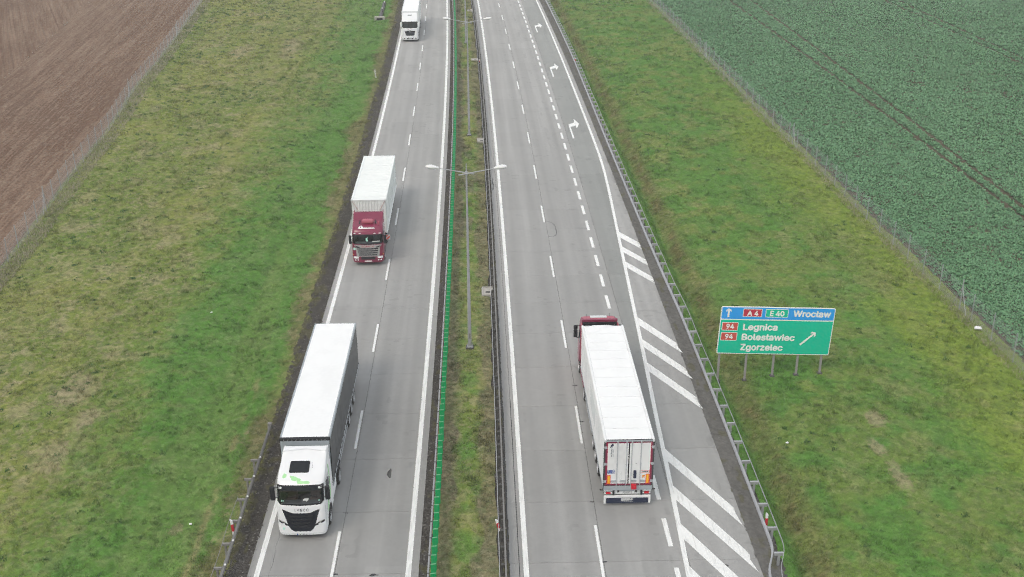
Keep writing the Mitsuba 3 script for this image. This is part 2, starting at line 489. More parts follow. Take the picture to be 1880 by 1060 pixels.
# ------------------------------------------------------------------ carriageways: slabs of concrete with open joints
J0, SLAB = 43.95, 5.046
GAP = 0.017


def slab_mesh(s0, s1, t0, t1, z):
    b = 0.006
    ss = np.array([s0, s0 + b, s1 - b, s1])
    tt = np.array([t0, t0 + b, t1 - b, t1])
    P, U = [], []
    for (a, c, zz) in ((0, 0, -0.05), (0, 0, -b), (1, 1, 0)):
        ring = [(ss[a], tt[c]), (ss[3 - a], tt[c]), (ss[3 - a], tt[3 - c]), (ss[a], tt[3 - c])]
        P += [W(x, y, z + zz) for x, y in ring]
        U += ring
    f = []
    for r in (0, 4):
        for k in range(4):
            i, j = r + k, r + (k + 1) % 4
            f += [(i, i + 4, j + 4), (i, j + 4, j)]
    f += [(8, 10, 9), (8, 11, 10)]
    return (np.array(P), np.array(f)[:, ::-1]), np.array(U)


def carriageway(key, cols, skew):
    structure(ribbon(key, SP, cols[0][0] + 0.003, cols[-1][1] - 0.003, 3, zflat(-0.024), 'subbase'))
    for k in range(-1, 35):
        for (t0, t1) in cols:
            z = 0.002 * rng.random() - 0.001
            m, uv = slab_mesh(J0 + k * SLAB + GAP / 2 + skew, J0 + (k + 1) * SLAB - GAP / 2 + skew, t0 + GAP / 2, t1 - GAP / 2, z)
            put(f'{key}__slab', m, 'concrete', uv=uv)
    for a, b in ((-60.0, J0 - SLAB + skew), (J0 + 35 * SLAB + skew, 520.0)):
        sv = np.linspace(a, b, 60)
        m, uv = grid(sv, np.array([cols[0][0], cols[-1][1]]), 0.0)
        put(f'{key}__pavement_beyond', m, 'concrete', uv=uv)


L0, L1 = -11.58, -3.45
R0, R1 = 0.86, 12.86
carriageway('left_carriageway', [(L0, -7.45), (-7.45, L1)], -0.55)
carriageway('right_carriageway', [(R0, 1.33), (1.33, 5.42), (5.42, 9.52), (9.52, R1)], 0.02)

# ------------------------------------------------------------------ painted markings (thin plates, 4 mm proud)
ZP = 0.0045


def line_strip(key, sv, tf, w):
    t = tf(sv) if callable(tf) else np.full(len(sv), tf)
    k = len(sv)
    pts = np.concatenate([np.stack([sv, t - w / 2], 1), np.stack([sv, t + w / 2], 1)])
    v = np.concatenate([W(pts[:, 0], pts[:, 1], ZP), W(pts[:, 0], pts[:, 1], 0.0)])
    i = np.arange(k - 1)
    f = np.vstack([np.stack([i, i + k + 1, i + 1], 1), np.stack([i, i + k, i + k + 1], 1)])
    put(key, (v[:2 * k], f), 'road_paint', uv=pts)


SL = np.linspace(20, 420, 161)
line_strip('left_carriageway__edge_line', SL, -11.13, 0.25)
line_strip('left_carriageway__edge_line', SL, -3.95, 0.26)
line_strip('right_carriageway__edge_line', SL, 1.66, 0.25)
EX_S = [20, 42.67, 46.77, 50.96, 57.98, 64.73, 73.61, 83.79, 92.0, 102.69, 106, 109, 112, 120, 135, 160, 208, 420]
EX_T = [8.5, 9.32, 9.51, 9.70, 9.99, 10.31, 10.69, 11.15, 11.53, 12.02, 12.13, 12.20, 12.24, 12.25, 12.25, 12.28, 12.32, 12.4]
_ex = PchipInterpolator(EX_S, EX_T)
line_strip('right_carriageway__exit_edge_line', np.linspace(20, 420, 401), _ex, 0.24)


def mark(key, poly):
    m, uv = flat(poly, 0.0005, ZP)
    put(key, m, 'road_paint', uv=uv)


def rect(s0, s1, t, w):
    n = max(2, int((s1 - s0) / 2) + 1)
    ss = np.linspace(s0, s1, n)
    return [(a, t - w / 2) for a in ss] + [(a, t + w / 2) for a in ss[::-1]]


for k in range(-2, 22):
    mark('left_carriageway__lane_dash', rect(42.50 + 12.128 * k, 42.50 + 12.128 * k + 4.31, -7.58, 0.14))
    mark('right_carriageway__lane_dash', rect(42.62 + 12.128 * k, 42.62 + 12.128 * k + 4.31, 5.29, 0.14))
for k in range(-5, 75):
    a = 43.42 + 3.995 * k - 2.35
    mark('right_carriageway__exit_dash', rect(a, a + 2.33, 8.83 + 0.13 * min(1, max(0, (a - 43) / 50)), 0.23))
HATCH = [
    [(88.63, 11.42), (85.92, 12.84), (84.45, 12.86), (87.15, 11.42)], [(85.24, 11.26), (82.19, 12.86), (80.97, 12.86), (83.93, 11.24)],
    [(82.02, 11.12), (78.67, 12.86), (77.43, 12.86), (80.72, 11.10)],
    [(71.59, 10.68), (67.35, 12.80), (66.7, 12.80), (65.85, 12.98), (66.0, 12.84), (70.24, 10.64)], [(68.13, 10.50), (63.6, 12.80), (63.0, 12.79), (62.25, 12.98), (62.4, 12.82), (66.89, 10.46)],
    [(64.73, 10.34), (59.85, 12.79), (59.2, 12.78), (58.4, 12.95), (58.55, 12.80), (63.44, 10.30)],
    [(54.10, 9.90), (48.2, 12.62), (47.8, 12.60), (46.67, 12.74), (52.81, 9.86)], [(50.51, 9.72), (44.7, 12.42), (44.3, 12.56), (43.9, 12.5), (42.93, 12.70), (49.08, 9.70)],
    [(47.03, 9.58), (40.8, 12.50), (39.3, 12.6), (45.67, 9.55)], [(43.62, 9.42), (37.5, 12.3), (36.1, 12.4), (42.2, 9.38)],
]
for h in HATCH:
    mark('right_carriageway__hatch_bar', h)
ARROW = [(117.09, 10.06), (122.65, 10.06), (123.56, 10.81), (125.01, 10.86), (122.94, 11.30), (121.0, 10.86), (122.09, 10.84), (121.71, 10.22), (117.15, 10.24)]
for ds in (0.0, 29.35, 59.9, 90.5):
    mark('right_carriageway__turn_arrow', [(a + ds, b + 0.07 * (ds > 0)) for a, b in ARROW])


# repairs and stains that have an outline of their own
def stain(key, poly, bsdf='tar', z=0.003):
    m, uv = flat(poly, 0.0004, z)
    put(key, m, bsdf, uv=uv)


stain('left_carriageway__dark_patch', [(52.55, -5.42), (52.30, -5.36), (51.62, -5.36), (51.55, -5.44), (51.9, -5.60), (52.15, -5.58)], 'dark_steel')
stain('right_carriageway__dark_chip', [(43.45, 11.15), (43.62, 11.22), (43.5, 11.38), (43.38, 11.32)], 'dark_steel')


def wavy(s0, s1, t, w, seed, amp=0.05, n=60):
    ss = np.linspace(s0, s1, n)
    q = np.stack([ss * 0.7, 0 * ss + seed, 0 * ss], -1)
    c = t + amp * (meshkit.fbm(q, 3) - 0.5) * 2
    h = w * (0.35 + 1.3 * meshkit.noise(q * 2.3 + 7)) / 2
    return Polygon(np.concatenate([np.stack([ss, c - h], 1), np.stack([ss, c + h], 1)[::-1]])).buffer(0)


for key, a in (('right_carriageway__tar_seam', (40, 73, 0.84, 0.09, 1.0, 0.05, 120)), ('right_carriageway__tar_seam', (40, 60, 1.345, 0.03, 5.0, 0.02, 90)), ('right_carriageway__tar_seam', (100, 103.5, 1.06, 0.10, 9.0, 0.05, 20)),
               ('left_carriageway__crack', (42, 47, -10.55, 0.014, 4.0, 0.16, 70))):
    stain(key, wavy(*a))
_loop = np.array([(91.25, 5.35), (91.2, 5.7), (90.9, 5.98), (90.3, 6.14), (89.4, 6.18), (88.5, 6.17), (87.9, 6.06), (87.7, 5.9), (87.65, 5.45)])
from shapely.geometry import LineString
stain('right_carriageway__loop_cut', LineString(_loop).buffer(0.022, cap_style=2))
for a, b, r in ((48.98, 5.30, 0.09), (61.6, 5.43, 0.11), (57.2, 5.43, 0.1), (43.95, 5.42, 0.1), (48.4, -7.45, 0.06), (43.42, -7.46, 0.1), (43.3, -5.55, 0.13), (58.6, -8.2, 0.07)):
    q = rng.normal(1, 0.3, 9)
    stain(('right' if b > 0 else 'left') + '_carriageway__joint_spall', [(a + r * 0.6 * q[i] * math.cos(i * 0.698), b + 1.7 * r * q[i] * math.sin(i * 0.698)) for i in range(9)])


# ------------------------------------------------------------------ guard rails
def wbeam(sgn):
    """Corrugated rail, its outer face towards sgn; closed thin sheet."""
    z = np.array([0.44, 0.475, 0.505, 0.545, 0.575, 0.615, 0.645, 0.685, 0.715, 0.75])
    d = np.array([0.012, 0.02, 0.075, 0.075, 0.02, 0.02, 0.075, 0.075, 0.02, 0.012])
    out = np.stack([sgn * d, z], 1)
    inn = np.stack([sgn * (d - 0.016), z], 1)[::-1]
    return np.vstack([out, inn])


def local_box(s, t, hs, ht, z0, z1, b=0.0, turn=0.0):
    """Box centred at (s, t), half sizes along s and t, turned with the road."""
    m = bx(-ht, ht, -hs, hs, z0, z1, b)
    a = float(head(s)) + turn
    R = np.eye(4)
    R[:2, :2] = [[math.cos(a), -math.sin(a)], [math.sin(a), math.cos(a)]]
    m.apply_transform(R)
    m.apply_translation(W(s, t, 0.0))
    return m


def rail(key, sv, tf, sgn, bsdf):
    put(f'{key}__rail', sweep(sv, tf, wbeam(sgn)), bsdf)


# right outer rail
g = thing('guard_rail', 'galvanised steel guard rail with rear strap along the outer edge of the exit lane', 'guard rail')
GR_S = [30, 40.5, 41.5, 42.4, 43.1, 43.7, 44.4, 46, 48, 53, 60, 70, 76, 90, 110, 135, 160, 210, 420]
GR_T = [12.86, 12.90, 12.97, 13.12, 13.38, 13.58, 13.66, 13.68, 13.69, 13.72, 13.74, 13.72, 13.62, 13.48, 13.44, 13.56, 13.74, 13.78, 13.8]
_gr = PchipInterpolator(GR_S, GR_T)
sv = np.concatenate([np.linspace(30, 50, 60), np.linspace(50.5, 260, 220)])
rail(g, sv, lambda s: _gr(s) - 0.07, -1, 'galvanised')
for k in range(-4, 84):
    s0 = 43.45 + 2.015 * k
    t0 = float(_gr(s0))
    put(f'{g}__post', local_box(s0, t0 + 0.22, 0.045, 0.06, -0.15, 0.56, 0.01), 'galvanised')
    put(f'{g}__spacer', local_box(s0, t0 + 0.20, 0.055, 0.235, 0.565, 0.745, 0.012), 'galvanised')
put(f'{g}__rear_strap', sweep(sv, lambda s: _gr(s) + 0.445 + 0.025 * np.sin(s * 0.55) * (np.sin(s * 0.11) > 0.4), [(-0.012, 0.68), (0.012, 0.68), (0.012, 0.75), (-0.012, 0.75)]), 'galvanised')

# left outer rail: ends in the picture beside the first truck
g = thing('guard_rail', 'weathered grey guard rail ending on the left shoulder beside the nearest white lorry', 'guard rail')
sv = np.linspace(25, 56.3, 64)
rail(g, sv, -12.60, 1, 'weathered_zinc')
put(f'{g}__end_piece', cat([local_box(56.42, -12.62, 0.1, 0.13, 0.42, 0.76, 0.03), local_box(56.3, -12.70, 0.05, 0.05, -0.1, 0.5)]), 'weathered_zinc')
for k in range(-8, 6):
    s0 = 43.15 + 1.875 * k
    put(f'{g}__post', local_box(s0, -12.86, 0.045, 0.055, -0.15, 0.56, 0.01), 'weathered_zinc')
    put(f'{g}__spacer', local_box(s0, -12.82, 0.05, 0.19, 0.60, 0.742, 0.012), 'weathered_zinc')
    put(f'{g}__reflector', local_box(s0 + 0.12, -12.50, 0.035, 0.045, 0.76, 0.83, 0.01), 'white_plastic')
put(f'{g}__rear_strap', sweep(np.linspace(25, 49.0, 100), lambda s: -13.02 + 0.03 * np.sin(s * 0.9), [(-0.010, 0.68), (0.010, 0.68), (0.010, 0.72), (-0.010, 0.72)]), 'weathered_zinc')

# median rail along the right carriageway
g = thing('guard_rail', 'weathered guard rail with dark posts on the right edge of the grassy median', 'guard rail')
sv = np.concatenate([np.linspace(25, 75.2, 60)])
for a, b in ((25, 260),):
    sv = np.linspace(a, b, 240)
    rail(g, sv, 0.64, 1, 'weathered_zinc')
    put(f'{g}__rear_strap', sweep(sv, 0.38, [(-0.016, 0.70), (0.016, 0.70), (0.016, 0.74), (-0.016, 0.74)]), 'galvanised')
for k in range(-20, 120):
    s0 = 60.44 + 1.338 * k
    if 75.2 < s0 < 77.2 or 116 < s0 < 117.4:
        continue
    put(f'{g}__post', local_box(s0, 0.47, 0.05, 0.06, -0.15, 0.60, 0.01), 'dark_steel')
    put(f'{g}__spacer', local_box(s0, 0.55, 0.075, 0.095, 0.50, 0.70, 0.012), 'dark_steel')

# median rail along the left carriageway carrying the anti-glare fins
g = thing('guard_rail', 'guard rail topped with a row of green anti-glare fins along the left of the median', 'guard rail')
sv = np.linspace(25, 260, 240)
rail(g, sv, -2.92, -1, 'galvanised')
put(f'{g}__fin_mount', sweep(sv, -2.66, [(-0.05, 0.70), (0.05, 0.70), (0.05, 0.80), (-0.05, 0.80)]), 'weathered_zinc')
for k in range(-8, 120):
    s0 = 41.0 + 1.36 * k
    put(f'{g}__post', local_box(s0, -2.78, 0.05, 0.06, -0.15, 0.72, 0.01), 'weathered_zinc')
    put(f'{g}__bolt', local_box(s0, -2.96, 0.02, 0.05, 0.755, 0.79, 0.006), 'dark_steel')
fins = bx(-0.125, 0.125, -0.016, 0.016, 0.0, 0.84, 0.012)
fin_lit_edge = bx(-0.127, 0.127, -0.024, 0.024, 0.0, 0.03, 0.006)
_fin = mikit.ply(fins, 'green_plastic')
_cap = mikit.ply(fin_lit_edge, plain('green_plastic_toplit', (0.14, 0.42, 0.22), 0.4))  # paler copy of the fin green: sky light on the top edge, painted in
for k in range(0, 265):
    s0 = 39.2 + 0.672 * k
    key = new(f'{g}__fin')
    M = frame(s0, -2.67 + rng.normal(0, 0.012), 0.79, turn=rng.normal(6, 2.5))
    scene[key] = {**_fin, 'to_world': M}
    scene[f'{key}__cap'] = {**_cap, 'to_world': M @ T4().translate([0, 0, 0.84])}  # fin top edge, its brightness put into the colour

# ------------------------------------------------------------------ wire fences of the two fields
plain('fence_zinc', (0.43, 0.45, 0.47), 0.5, 0.3)


def fence(label, tf, posts, brace, sgn):
    g = thing('wire_fence', label, 'fence')
    for s0 in posts:
        t0 = float(tf(s0))
        lean = rng.normal(0, 0.025, 2)
        b = W(s0, t0, -0.1)
        top = W(s0 + lean[0], t0 + lean[1], 2.05)
        put(f'{g}__post', tube(b, top, 0.034, 0.034, 6), 'fence_zinc')
    for s0 in brace:
        t0 = float(tf(s0))
        for ds in (-1.1, 1.1):
            put(f'{g}__brace', tube(W(s0 + ds, float(tf(s0 + ds)), 0.0), W(s0, t0, 1.75), 0.022, 0.022, 6), 'fence_zinc')
        put(f'{g}__post', tube(W(s0, t0, -0.1), W(s0, t0, 2.35), 0.04, 0.04, 6), 'fence_zinc')
    ms = []
    sv = np.arange(posts[0], posts[-1] + 0.01, 1.0)
    r = 0.0036
    for z in np.concatenate([np.linspace(0.08, 0.8, 7), np.linspace(0.95, 1.9, 6)]):
        ms.append(sweep(sv, tf, [(-r, z - r), (r, z - r), (r, z + r), (-r, z + r)], closed=True))
    up = []
    base = bx(-r, r, -r, r, 0.02, 1.9)
    for s0 in np.arange(posts[0], posts[-1], 0.3):
        m = base.copy()
        m.apply_translation(W(s0, float(tf(s0)), 0.0))
        up.append(m)
    k = put(f'{g}__wire_mesh', cat(ms + up), 'fence_zinc')
    labels[k] = {'kind': 'stuff'}


fence('thin galvanised wire fence with dry grass at its foot beside the brown ploughed field', lf,
      np.concatenate([np.arange(65.6, 96, 3.03), np.arange(98.8, 225, 3.0)]), [95.9, 138.0, 178.0], 1)
fence('thin galvanised wire fence between the right verge and the green crop field', rf,
      np.concatenate([np.arange(51.4, 70.5, 3.1), np.arange(75.4, 225, 3.05)]), [71.9, 113.6, 157.0], -1)

# ------------------------------------------------------------------ lamps of the median
def lamp(s0, label):
    g = thing('street_lamp', label, 'street lamp', None)
    t0 = -1.14
    M = frame(s0, t0, 0.02)
    put(f'{g}__foundation', bx(-0.26, 0.26, -0.26, 0.26, -0.2, 0.14, 0.02), 'dark_steel', M)
    put(f'{g}__base_plate', cat([bx(-0.2, 0.2, -0.2, 0.2, 0.14, 0.17)] + [tube((x, y, 0.14), (x, y, 0.34), 0.018, n=6) for x in (-0.165, 0.165) for y in (-0.165, 0.165)]), 'galvanised', M)
    put(f'{g}__pole', tube((0, 0, 0.16), (0, 0, 12.2), 0.125, 0.05, 8), 'galvanised', M, smooth=30)
    put(f'{g}__finial', tube((0, 0, 12.2), (0, 0, 12.85), 0.035, 0.03, 8), 'galvanised', M)
    put(f'{g}__collar', tube((0, 0, 12.1), (0, 0, 12.34), 0.085, 0.085, 10), 'galvanised', M)
    for sg in (-1, 1):
        put(f'{g}__arm', tube((-sg * 0.5, -0.09 * sg, 12.13), (sg * 1.78, -0.09 * sg, 12.55), 0.036, 0.028, 8), 'galvanised', M)
        # luminaire: a smooth drop, fatter near its outer third
        prof = [(0.0, 0.07, 0.06), (0.08, 0.10, 0.08), (0.25, 0.15, 0.12), (0.42, 0.19, 0.145), (0.58, 0.20, 0.14), (0.70, 0.17, 0.11), (0.80, 0.10, 0.06), (0.84, 0.01, 0.01)]
        ang = np.linspace(0, 2 * np.pi, 17)[:-1]
        P = np.array([[x, w * math.cos(a), (h if math.sin(a) > 0 else 0.55 * h) * math.sin(a)] for x, w, h in prof for a in ang])
        hull = trimesh.convex.convex_hull(P)
        hull = hull.subdivide()
        key = new(f'{g}__luminaire')
        A = M @ T4().translate([sg * 1.72, -0.09 * sg, 12.56]).rotate([0, 1, 0], -sg * 8).scale([sg, 1, 1])
        d = mikit.ply(hull, 'lamp_white', smooth=50)
        d['to_world'] = A
        scene[key] = d
        bowl = bx(0.12, 0.66, -0.13, 0.13, -0.105, -0.055, 0.02)
        put(f'{key}__lens', bowl, plain('lamp_lens', (0.55, 0.57, 0.58), 0.15), A)
    put(f'{g}__hatch', bx(-0.06, 0.06, -0.13, -0.115, 0.75, 1.15, 0.004), 'weathered_zinc', M)


lamp(67.03, 'nearest tall street lamp with two white heads on the grassy median')
lamp(118.55, 'middle one of the three double-headed street lamps on the median')
lamp(169.0, 'farthest street lamp pole on the median, its head above the picture edge')

# ------------------------------------------------------------------ direction sign
SIGN_S = 62.42


def txt(text, x, z, width, height, depth=0.012, bold=True):
    m = meshkit.text_mesh(text, height, depth, bold)
    m.apply_translation((-m.bounds[0][0], 0, 0))
    m.apply_scale([width / m.bounds[1][0], 1, 1])
    m.apply_translation((x, z, 0))
    return m


def heavy(m, r=0.012):
    """Strokes thickened by staggered copies."""
    out = [m]
    for i, (dx, dz) in enumerate(((r, 0), (-r, 0), (0, r), (0, -r))):
        q = m.copy()
        q.apply_scale([1, 1, 1 - 0.06 * (i + 1)])
        q.apply_translation((dx, dz, 0))
        out.append(q)
    return cat(out)


def upright(m, y=0.0):
    """xy drawing with thickness along z -> x, z drawing facing -y."""
    v = np.array(m.vertices)
    return trimesh.Trimesh(np.stack([v[:, 0], y - v[:, 2], v[:, 1]], 1), m.faces, process=False)


def plate(poly, d, engine='earcut'):
    return trimesh.creation.extrude_polygon(poly, d, engine=engine)


def rounded(x0, z0, x1, z1, r):
    return sbox(x0 + r, z0 + r, x1 - r, z1 - r).buffer(r)


g = thing('direction_sign', 'large blue and green motorway direction sign on five grey posts in the right verge', 'road sign')
MS = frame(SIGN_S, 18.03, 3.18) @ T4().rotate([0, 1, 0], 2.15).translate([-3.57, 0, -1.625])
put(f'{g}__panel', upright(plate(rounded(0, 0, 7.14, 3.25, 0.1), 0.05), 0.05), 'sign_white', MS)
put(f'{g}__green_field', upright(plate(rounded(0.05, 0.05, 7.09, 2.34, 0.07), 0.008)), 'sign_green', MS)
put(f'{g}__blue_field', upright(plate(rounded(0.05, 2.41, 7.09, 3.2, 0.07), 0.008)), 'sign_blue', MS)
put(f'{g}__stiffener', cat([bx(0.1, 7.04, 0.052, 0.12, z, z + 0.08) for z in (0.5, 1.6, 2.7)]), 'sign_back', MS)


def board(x0, z0, x1, z1, col, y=-0.009):
    k = put(f'{g}__route_plate', upright(plate(rounded(x0, z0, x1, z1, 0.05), 0.006), y), 'sign_white', MS)
    put(f'{k}__face', upright(plate(rounded(x0 + 0.035, z0 + 0.035, x1 - 0.035, z1 - 0.035, 0.035), 0.006), y - 0.0065), col, MS)
    return k


for (r, col, tx) in (((1.36, 2.575, 2.555, 3.125), 'sign_red', ('A 4', 1.64, 2.67, 0.68, 0.31)), ((2.77, 2.565, 4.20, 3.13), 'sign_green', ('E 40', 3.06, 2.67, 0.88, 0.33)),
                     ((0.14, 1.62, 1.16, 2.185), 'sign_coral', ('94', 0.42, 1.75, 0.48, 0.31)), ((0.135, 0.925, 1.17, 1.495), 'sign_coral', ('94', 0.42, 1.05, 0.48, 0.31))):
    k = board(*r, col)
    put(f'{k}__number', upright(heavy(txt(*tx, depth=0.004), 0.009), -0.022), 'sign_white', MS)
for tx in (('Wroc\u0142aw', 4.53, 2.65, 2.34, 0.385), ('Legnica', 1.49, 1.68, 2.16, 0.40), ('Boles\u0142awiec', 1.48, 0.985, 3.34, 0.40), ('Zgorzelec', 1.47, 0.28, 2.67, 0.40)):
    put(f'{g}__town_name', upright(heavy(txt(*tx, depth=0.004), 0.013), -0.0085), 'sign_white', MS)


def arrow_shape(x, z, L, w, hw, ang):
    """Polish direction arrow: a shaft with two swept barbs."""
    p = Polygon([(-w / 2, 0), (w / 2, 0), (w / 2, L - hw * 0.55), (hw * 0.62, L - hw * 0.95), (hw * 0.62, L - hw * 0.42), (0, L), (-hw * 0.62, L - hw * 0.42), (-hw * 0.62, L - hw * 0.95), (-w / 2, L - hw * 0.55)])
    return affinity.translate(affinity.rotate(p, ang, origin=(0, 0)), x, z)


put(f'{g}__arrow', upright(plate(arrow_shape(0.465, 2.53, 0.60, 0.115, 0.27, 0), 0.006), -0.009), 'sign_white', MS)
put(f'{g}__arrow', upright(plate(arrow_shape(5.21, 0.70, 1.25, 0.115, 0.30, -45), 0.006), -0.009), 'sign_white', MS)
for u, ds in ((0.18, 0.0), (1.91, -0.35), (3.66, 0.1), (5.19, 0.0), (6.70, 0.0)):
    t0 = 14.46 + u
    zb = float(terrain(np.array([SIGN_S]), np.array([t0]))[0])
    put(f'{g}__post', local_box(SIGN_S + 0.18, t0, 0.055, 0.065, zb - 0.3, 4.4, 0.01), 'wood_grey')
    put(f'{g}__footing', local_box(SIGN_S + 0.18, t0, 0.16, 0.16, zb - 0.3, zb + 0.07, 0.04), 'dark_steel')

# ------------------------------------------------------------------ delineators
def delineator(s0, t0, z0, h, label, lean=(0, 0), flip=False):
    g = thing('delineator_post', label, 'delineator post')
    M = frame(s0, t0, z0, flip=flip) @ T4().rotate([0, 1, 0], lean[0]).rotate([1, 0, 0], lean[1])
    w = 0.062
    put(f'{g}__body', bx(-w, w, -0.04, 0.04, 0.0, h * 0.28, 0.012), 'white_plastic', M)
    put(f'{g}__red_band', bx(-w * 1.02, w * 1.02, -0.042, 0.042, h * 0.28, h * 0.68, 0.008), 'red_reflector', M)
    top = bx(-w, w, -0.04, 0.04, h * 0.68, h, 0.012)
    v = np.array(top.vertices)
    v[:, 2] -= np.where(v[:, 2] > h * 0.9, 0.1 * (v[:, 0] + w) / (2 * w), 0)
    put(f'{g}__cap', trimesh.Trimesh(v, top.faces), 'white_plastic', M)


delineator(46.25, 13.80, 0.0, 1.05, 'white delineator post with red band behind the right guard rail near the bottom')
delineator(46.6, -12.80, 0.0, 1.02, 'white delineator post with red band on the left shoulder behind the weathered rail', lean=(-4, 0))
delineator(46.2, 0.46, 0.25, 0.78, 'tilted white and red delineator on the median rail near the bottom edge', lean=(-14, 0))
delineator(153.6, 13.85, 0.25, 0.75, 'small far delineator on the right guard rail beside the exit arrows', lean=(-8, 0))
delineator(153.0, 0.60, 0.30, 0.75, 'far white delineator on the median rail beside a concrete gully', lean=(-4, 0))
g = thing('delineator_post', 'slim all-white marker post standing in the left verge behind the far lorry', 'delineator post')
M = frame(147.2, -13.23, 0.0) @ T4().rotate([0, 1, 0], -6)
put(f'{g}__body', bx(-0.06, 0.06, -0.03, 0.03, -0.1, 0.86, 0.015), 'white_plastic', M)
put(f'{g}__cap', bx(-0.075, 0.075, -0.04, 0.04, 0.86, 1.05, 0.02), 'white_plastic', M)
for s0, t0, lb in ((189.8, -15.05, 'white marker post beside the concrete culvert head on the left verge'), (196.5, -15.0, 'white marker post farthest up the drain on the left verge')):
    g = thing('delineator_post', lb, 'delineator post')
    M = frame(s0 + 6, t0, 0.0)
    put(f'{g}__body', bx(-0.07, 0.07, -0.04, 0.04, -0.1, 0.75, 0.015), 'dark_steel', M)
    put(f'{g}__cap', bx(-0.09, 0.09, -0.05, 0.05, 0.75, 1.0, 0.02), 'white_plastic', M)

# ------------------------------------------------------------------ gullies in the median, culvert head on the left
def gully(s0, s1, t0, t1, label):
    g = thing('concrete_gully', label, 'drain')
    c, h = (s0 + s1) / 2, (s1 - s0) / 2
    put(f'{g}__apron', local_box(c, (t0 + t1) / 2, h, (t1 - t0) / 2, -0.2, 0.10, 0.03), 'concrete_pale')
    put(f'{g}__kerb', cat([local_box(s0 + 0.05, (t0 + t1) / 2, 0.05, (t1 - t0) / 2 - 0.02, 0.10, 0.16, 0.015), local_box(s1 - 0.05, (t0 + t1) / 2, 0.05, (t1 - t0) / 2 - 0.02, 0.10, 0.16, 0.015), local_box(c, t0 + 0.05, h - 0.11, 0.05, 0.10, 0.16, 0.015)]), 'concrete_pale')
    put(f'{g}__grate', local_box(c - 0.15, (t0 + t1) / 2 + 0.05, 0.16, 0.17, 0.09, 0.108, 0.004), 'dark_steel')


gully(75.5, 77.0, -0.28, 0.56, 'nearest pale concrete gully set in the right edge of the median')
gully(115.9, 117.2, -0.29, 0.56, 'second pale concrete gully at the foot of the middle street lamp')
gully(156.6, 157.8, -0.5, 0.5, 'third small concrete gully in the median beside the far delineator')
gully(196.7, 198.0, -0.5, 0.5, 'farthest concrete gully in the median near the top edge')
g = thing('culvert_head', 'dark concrete culvert head with a muddy drain behind it on the left verge', 'culvert')
put(f'{g}__wall', local_box(190.4, -15.25, 0.25, 0.85, -0.5, 0.42, 0.05), 'concrete_pale')
put(f'{g}__pipe_mouth', local_box(190.12, -15.25, 0.05, 0.5, -0.2, 0.20, 0.01), 'hole_black')
put(f'{g}__drain', local_box(199.0, -15.25, 8.2, 0.28, -0.4, 0.14, 0.08), 'dark_steel')

# ------------------------------------------------------------------ litter
def litter(s0, t0, size, label, z=0.05):
    m = trimesh.creation.icosphere(2, 1.0)
    v = np.array(m.vertices)
    v *= (0.65 + 0.7 * meshkit.noise(v * 1.9 + s0))[:, None]
    v *= np.array([size, size * 0.75, size * 0.4])
    v[:, 2] += float(terrain(np.array([s0]), np.array([t0]))[0]) + z
    k = put('litter', trimesh.Trimesh(v, m.faces), 'white_plastic', frame(s0, t0, 0))
    labels[k] = {'label': label, 'category': 'litter'}


litter(73.4, -19.66, 0.08, 'scrap of white litter lying in the lush grass left of the curtain lorry')
litter(68.6, 33.9, 0.26, 'crumpled white bag lying at the foot of the crop field fence', 0.12)
litter(54.6, 17.05, 0.09, 'white scrap lying in the ditch grass below the direction sign')
litter(47.9, -15.3, 0.08, 'pale scrap in a bare patch of grass beside the left rail')

# ------------------------------------------------------------------ lorries
plain('white_lacquer', (0.80, 0.81, 0.82), 0.25, coat=0.6)
plain('burgundy_lacquer', (0.20, 0.010, 0.048), 0.16, coat=0.8)
plain('burgundy_pale', (0.38, 0.075, 0.115), 0.35, coat=0.4)
plain('strut_pink', (0.52, 0.36, 0.34), 0.5)
plain('black_plastic', (0.018, 0.019, 0.023), 0.55, spec=0.25)
plain('black_gloss', (0.010, 0.012, 0.016), 0.15, spec=0.25)
plain('grille_black', (0.010, 0.012, 0.020), 0.4, spec=0.2)
plain('silver_trim', (0.46, 0.45, 0.44), 0.35, 0.5)
plain('tyre_rubber', (0.022, 0.021, 0.021), 0.85)
plain('rim_silver', (0.55, 0.56, 0.58), 0.35, 0.6)
plain('chassis_dark', (0.045, 0.046, 0.048), 0.6)
plain('lens_clear', (0.82, 0.84, 0.85), 0.06)
plain('lens_red', (0.60, 0.012, 0.03), 0.15)
plain('lens_amber', (0.75, 0.27, 0.03), 0.15)
plain('leaf_green', (0.40, 0.74, 0.36), 0.3, coat=0.5)
plain('letter_grey', (0.09, 0.095, 0.105), 0.35)
plain('letter_red', (0.42, 0.02, 0.05), 0.35)
plain('plate_white', (0.72, 0.73, 0.72), 0.4)
plain('plate_blue', (0.02, 0.06, 0.30), 0.4)
plain('navy', (0.012, 0.020, 0.055), 0.45)
plain('reflex_yellow', (0.92, 0.47, 0.02), 0.35)
plain('reflex_red', (0.75, 0.045, 0.02), 0.35)
plain('seat_brown', (0.075, 0.045, 0.038), 0.8)
plain('dash_grey', (0.055, 0.065, 0.075), 0.7)
plain('mint', (0.45, 0.78, 0.68), 0.4)
plain('alu_rail', (0.50, 0.52, 0.55), 0.4, 0.4)
plain('container_line', (0.62, 0.65, 0.65), 0.5)


def dirty(c, k):
    def f(p, n, uv):
        a = fbm(p.x * 1.1, p.y * 0.9, p.z * 0.7, 3)
        b = noise(p.x * 9.0, p.y * 9.0, p.z * 4.0)
        return mi.Color3f(c) * (1 - k * smoothstep(0.45, 0.75, a * 0.8 + b * 0.25))
    return f


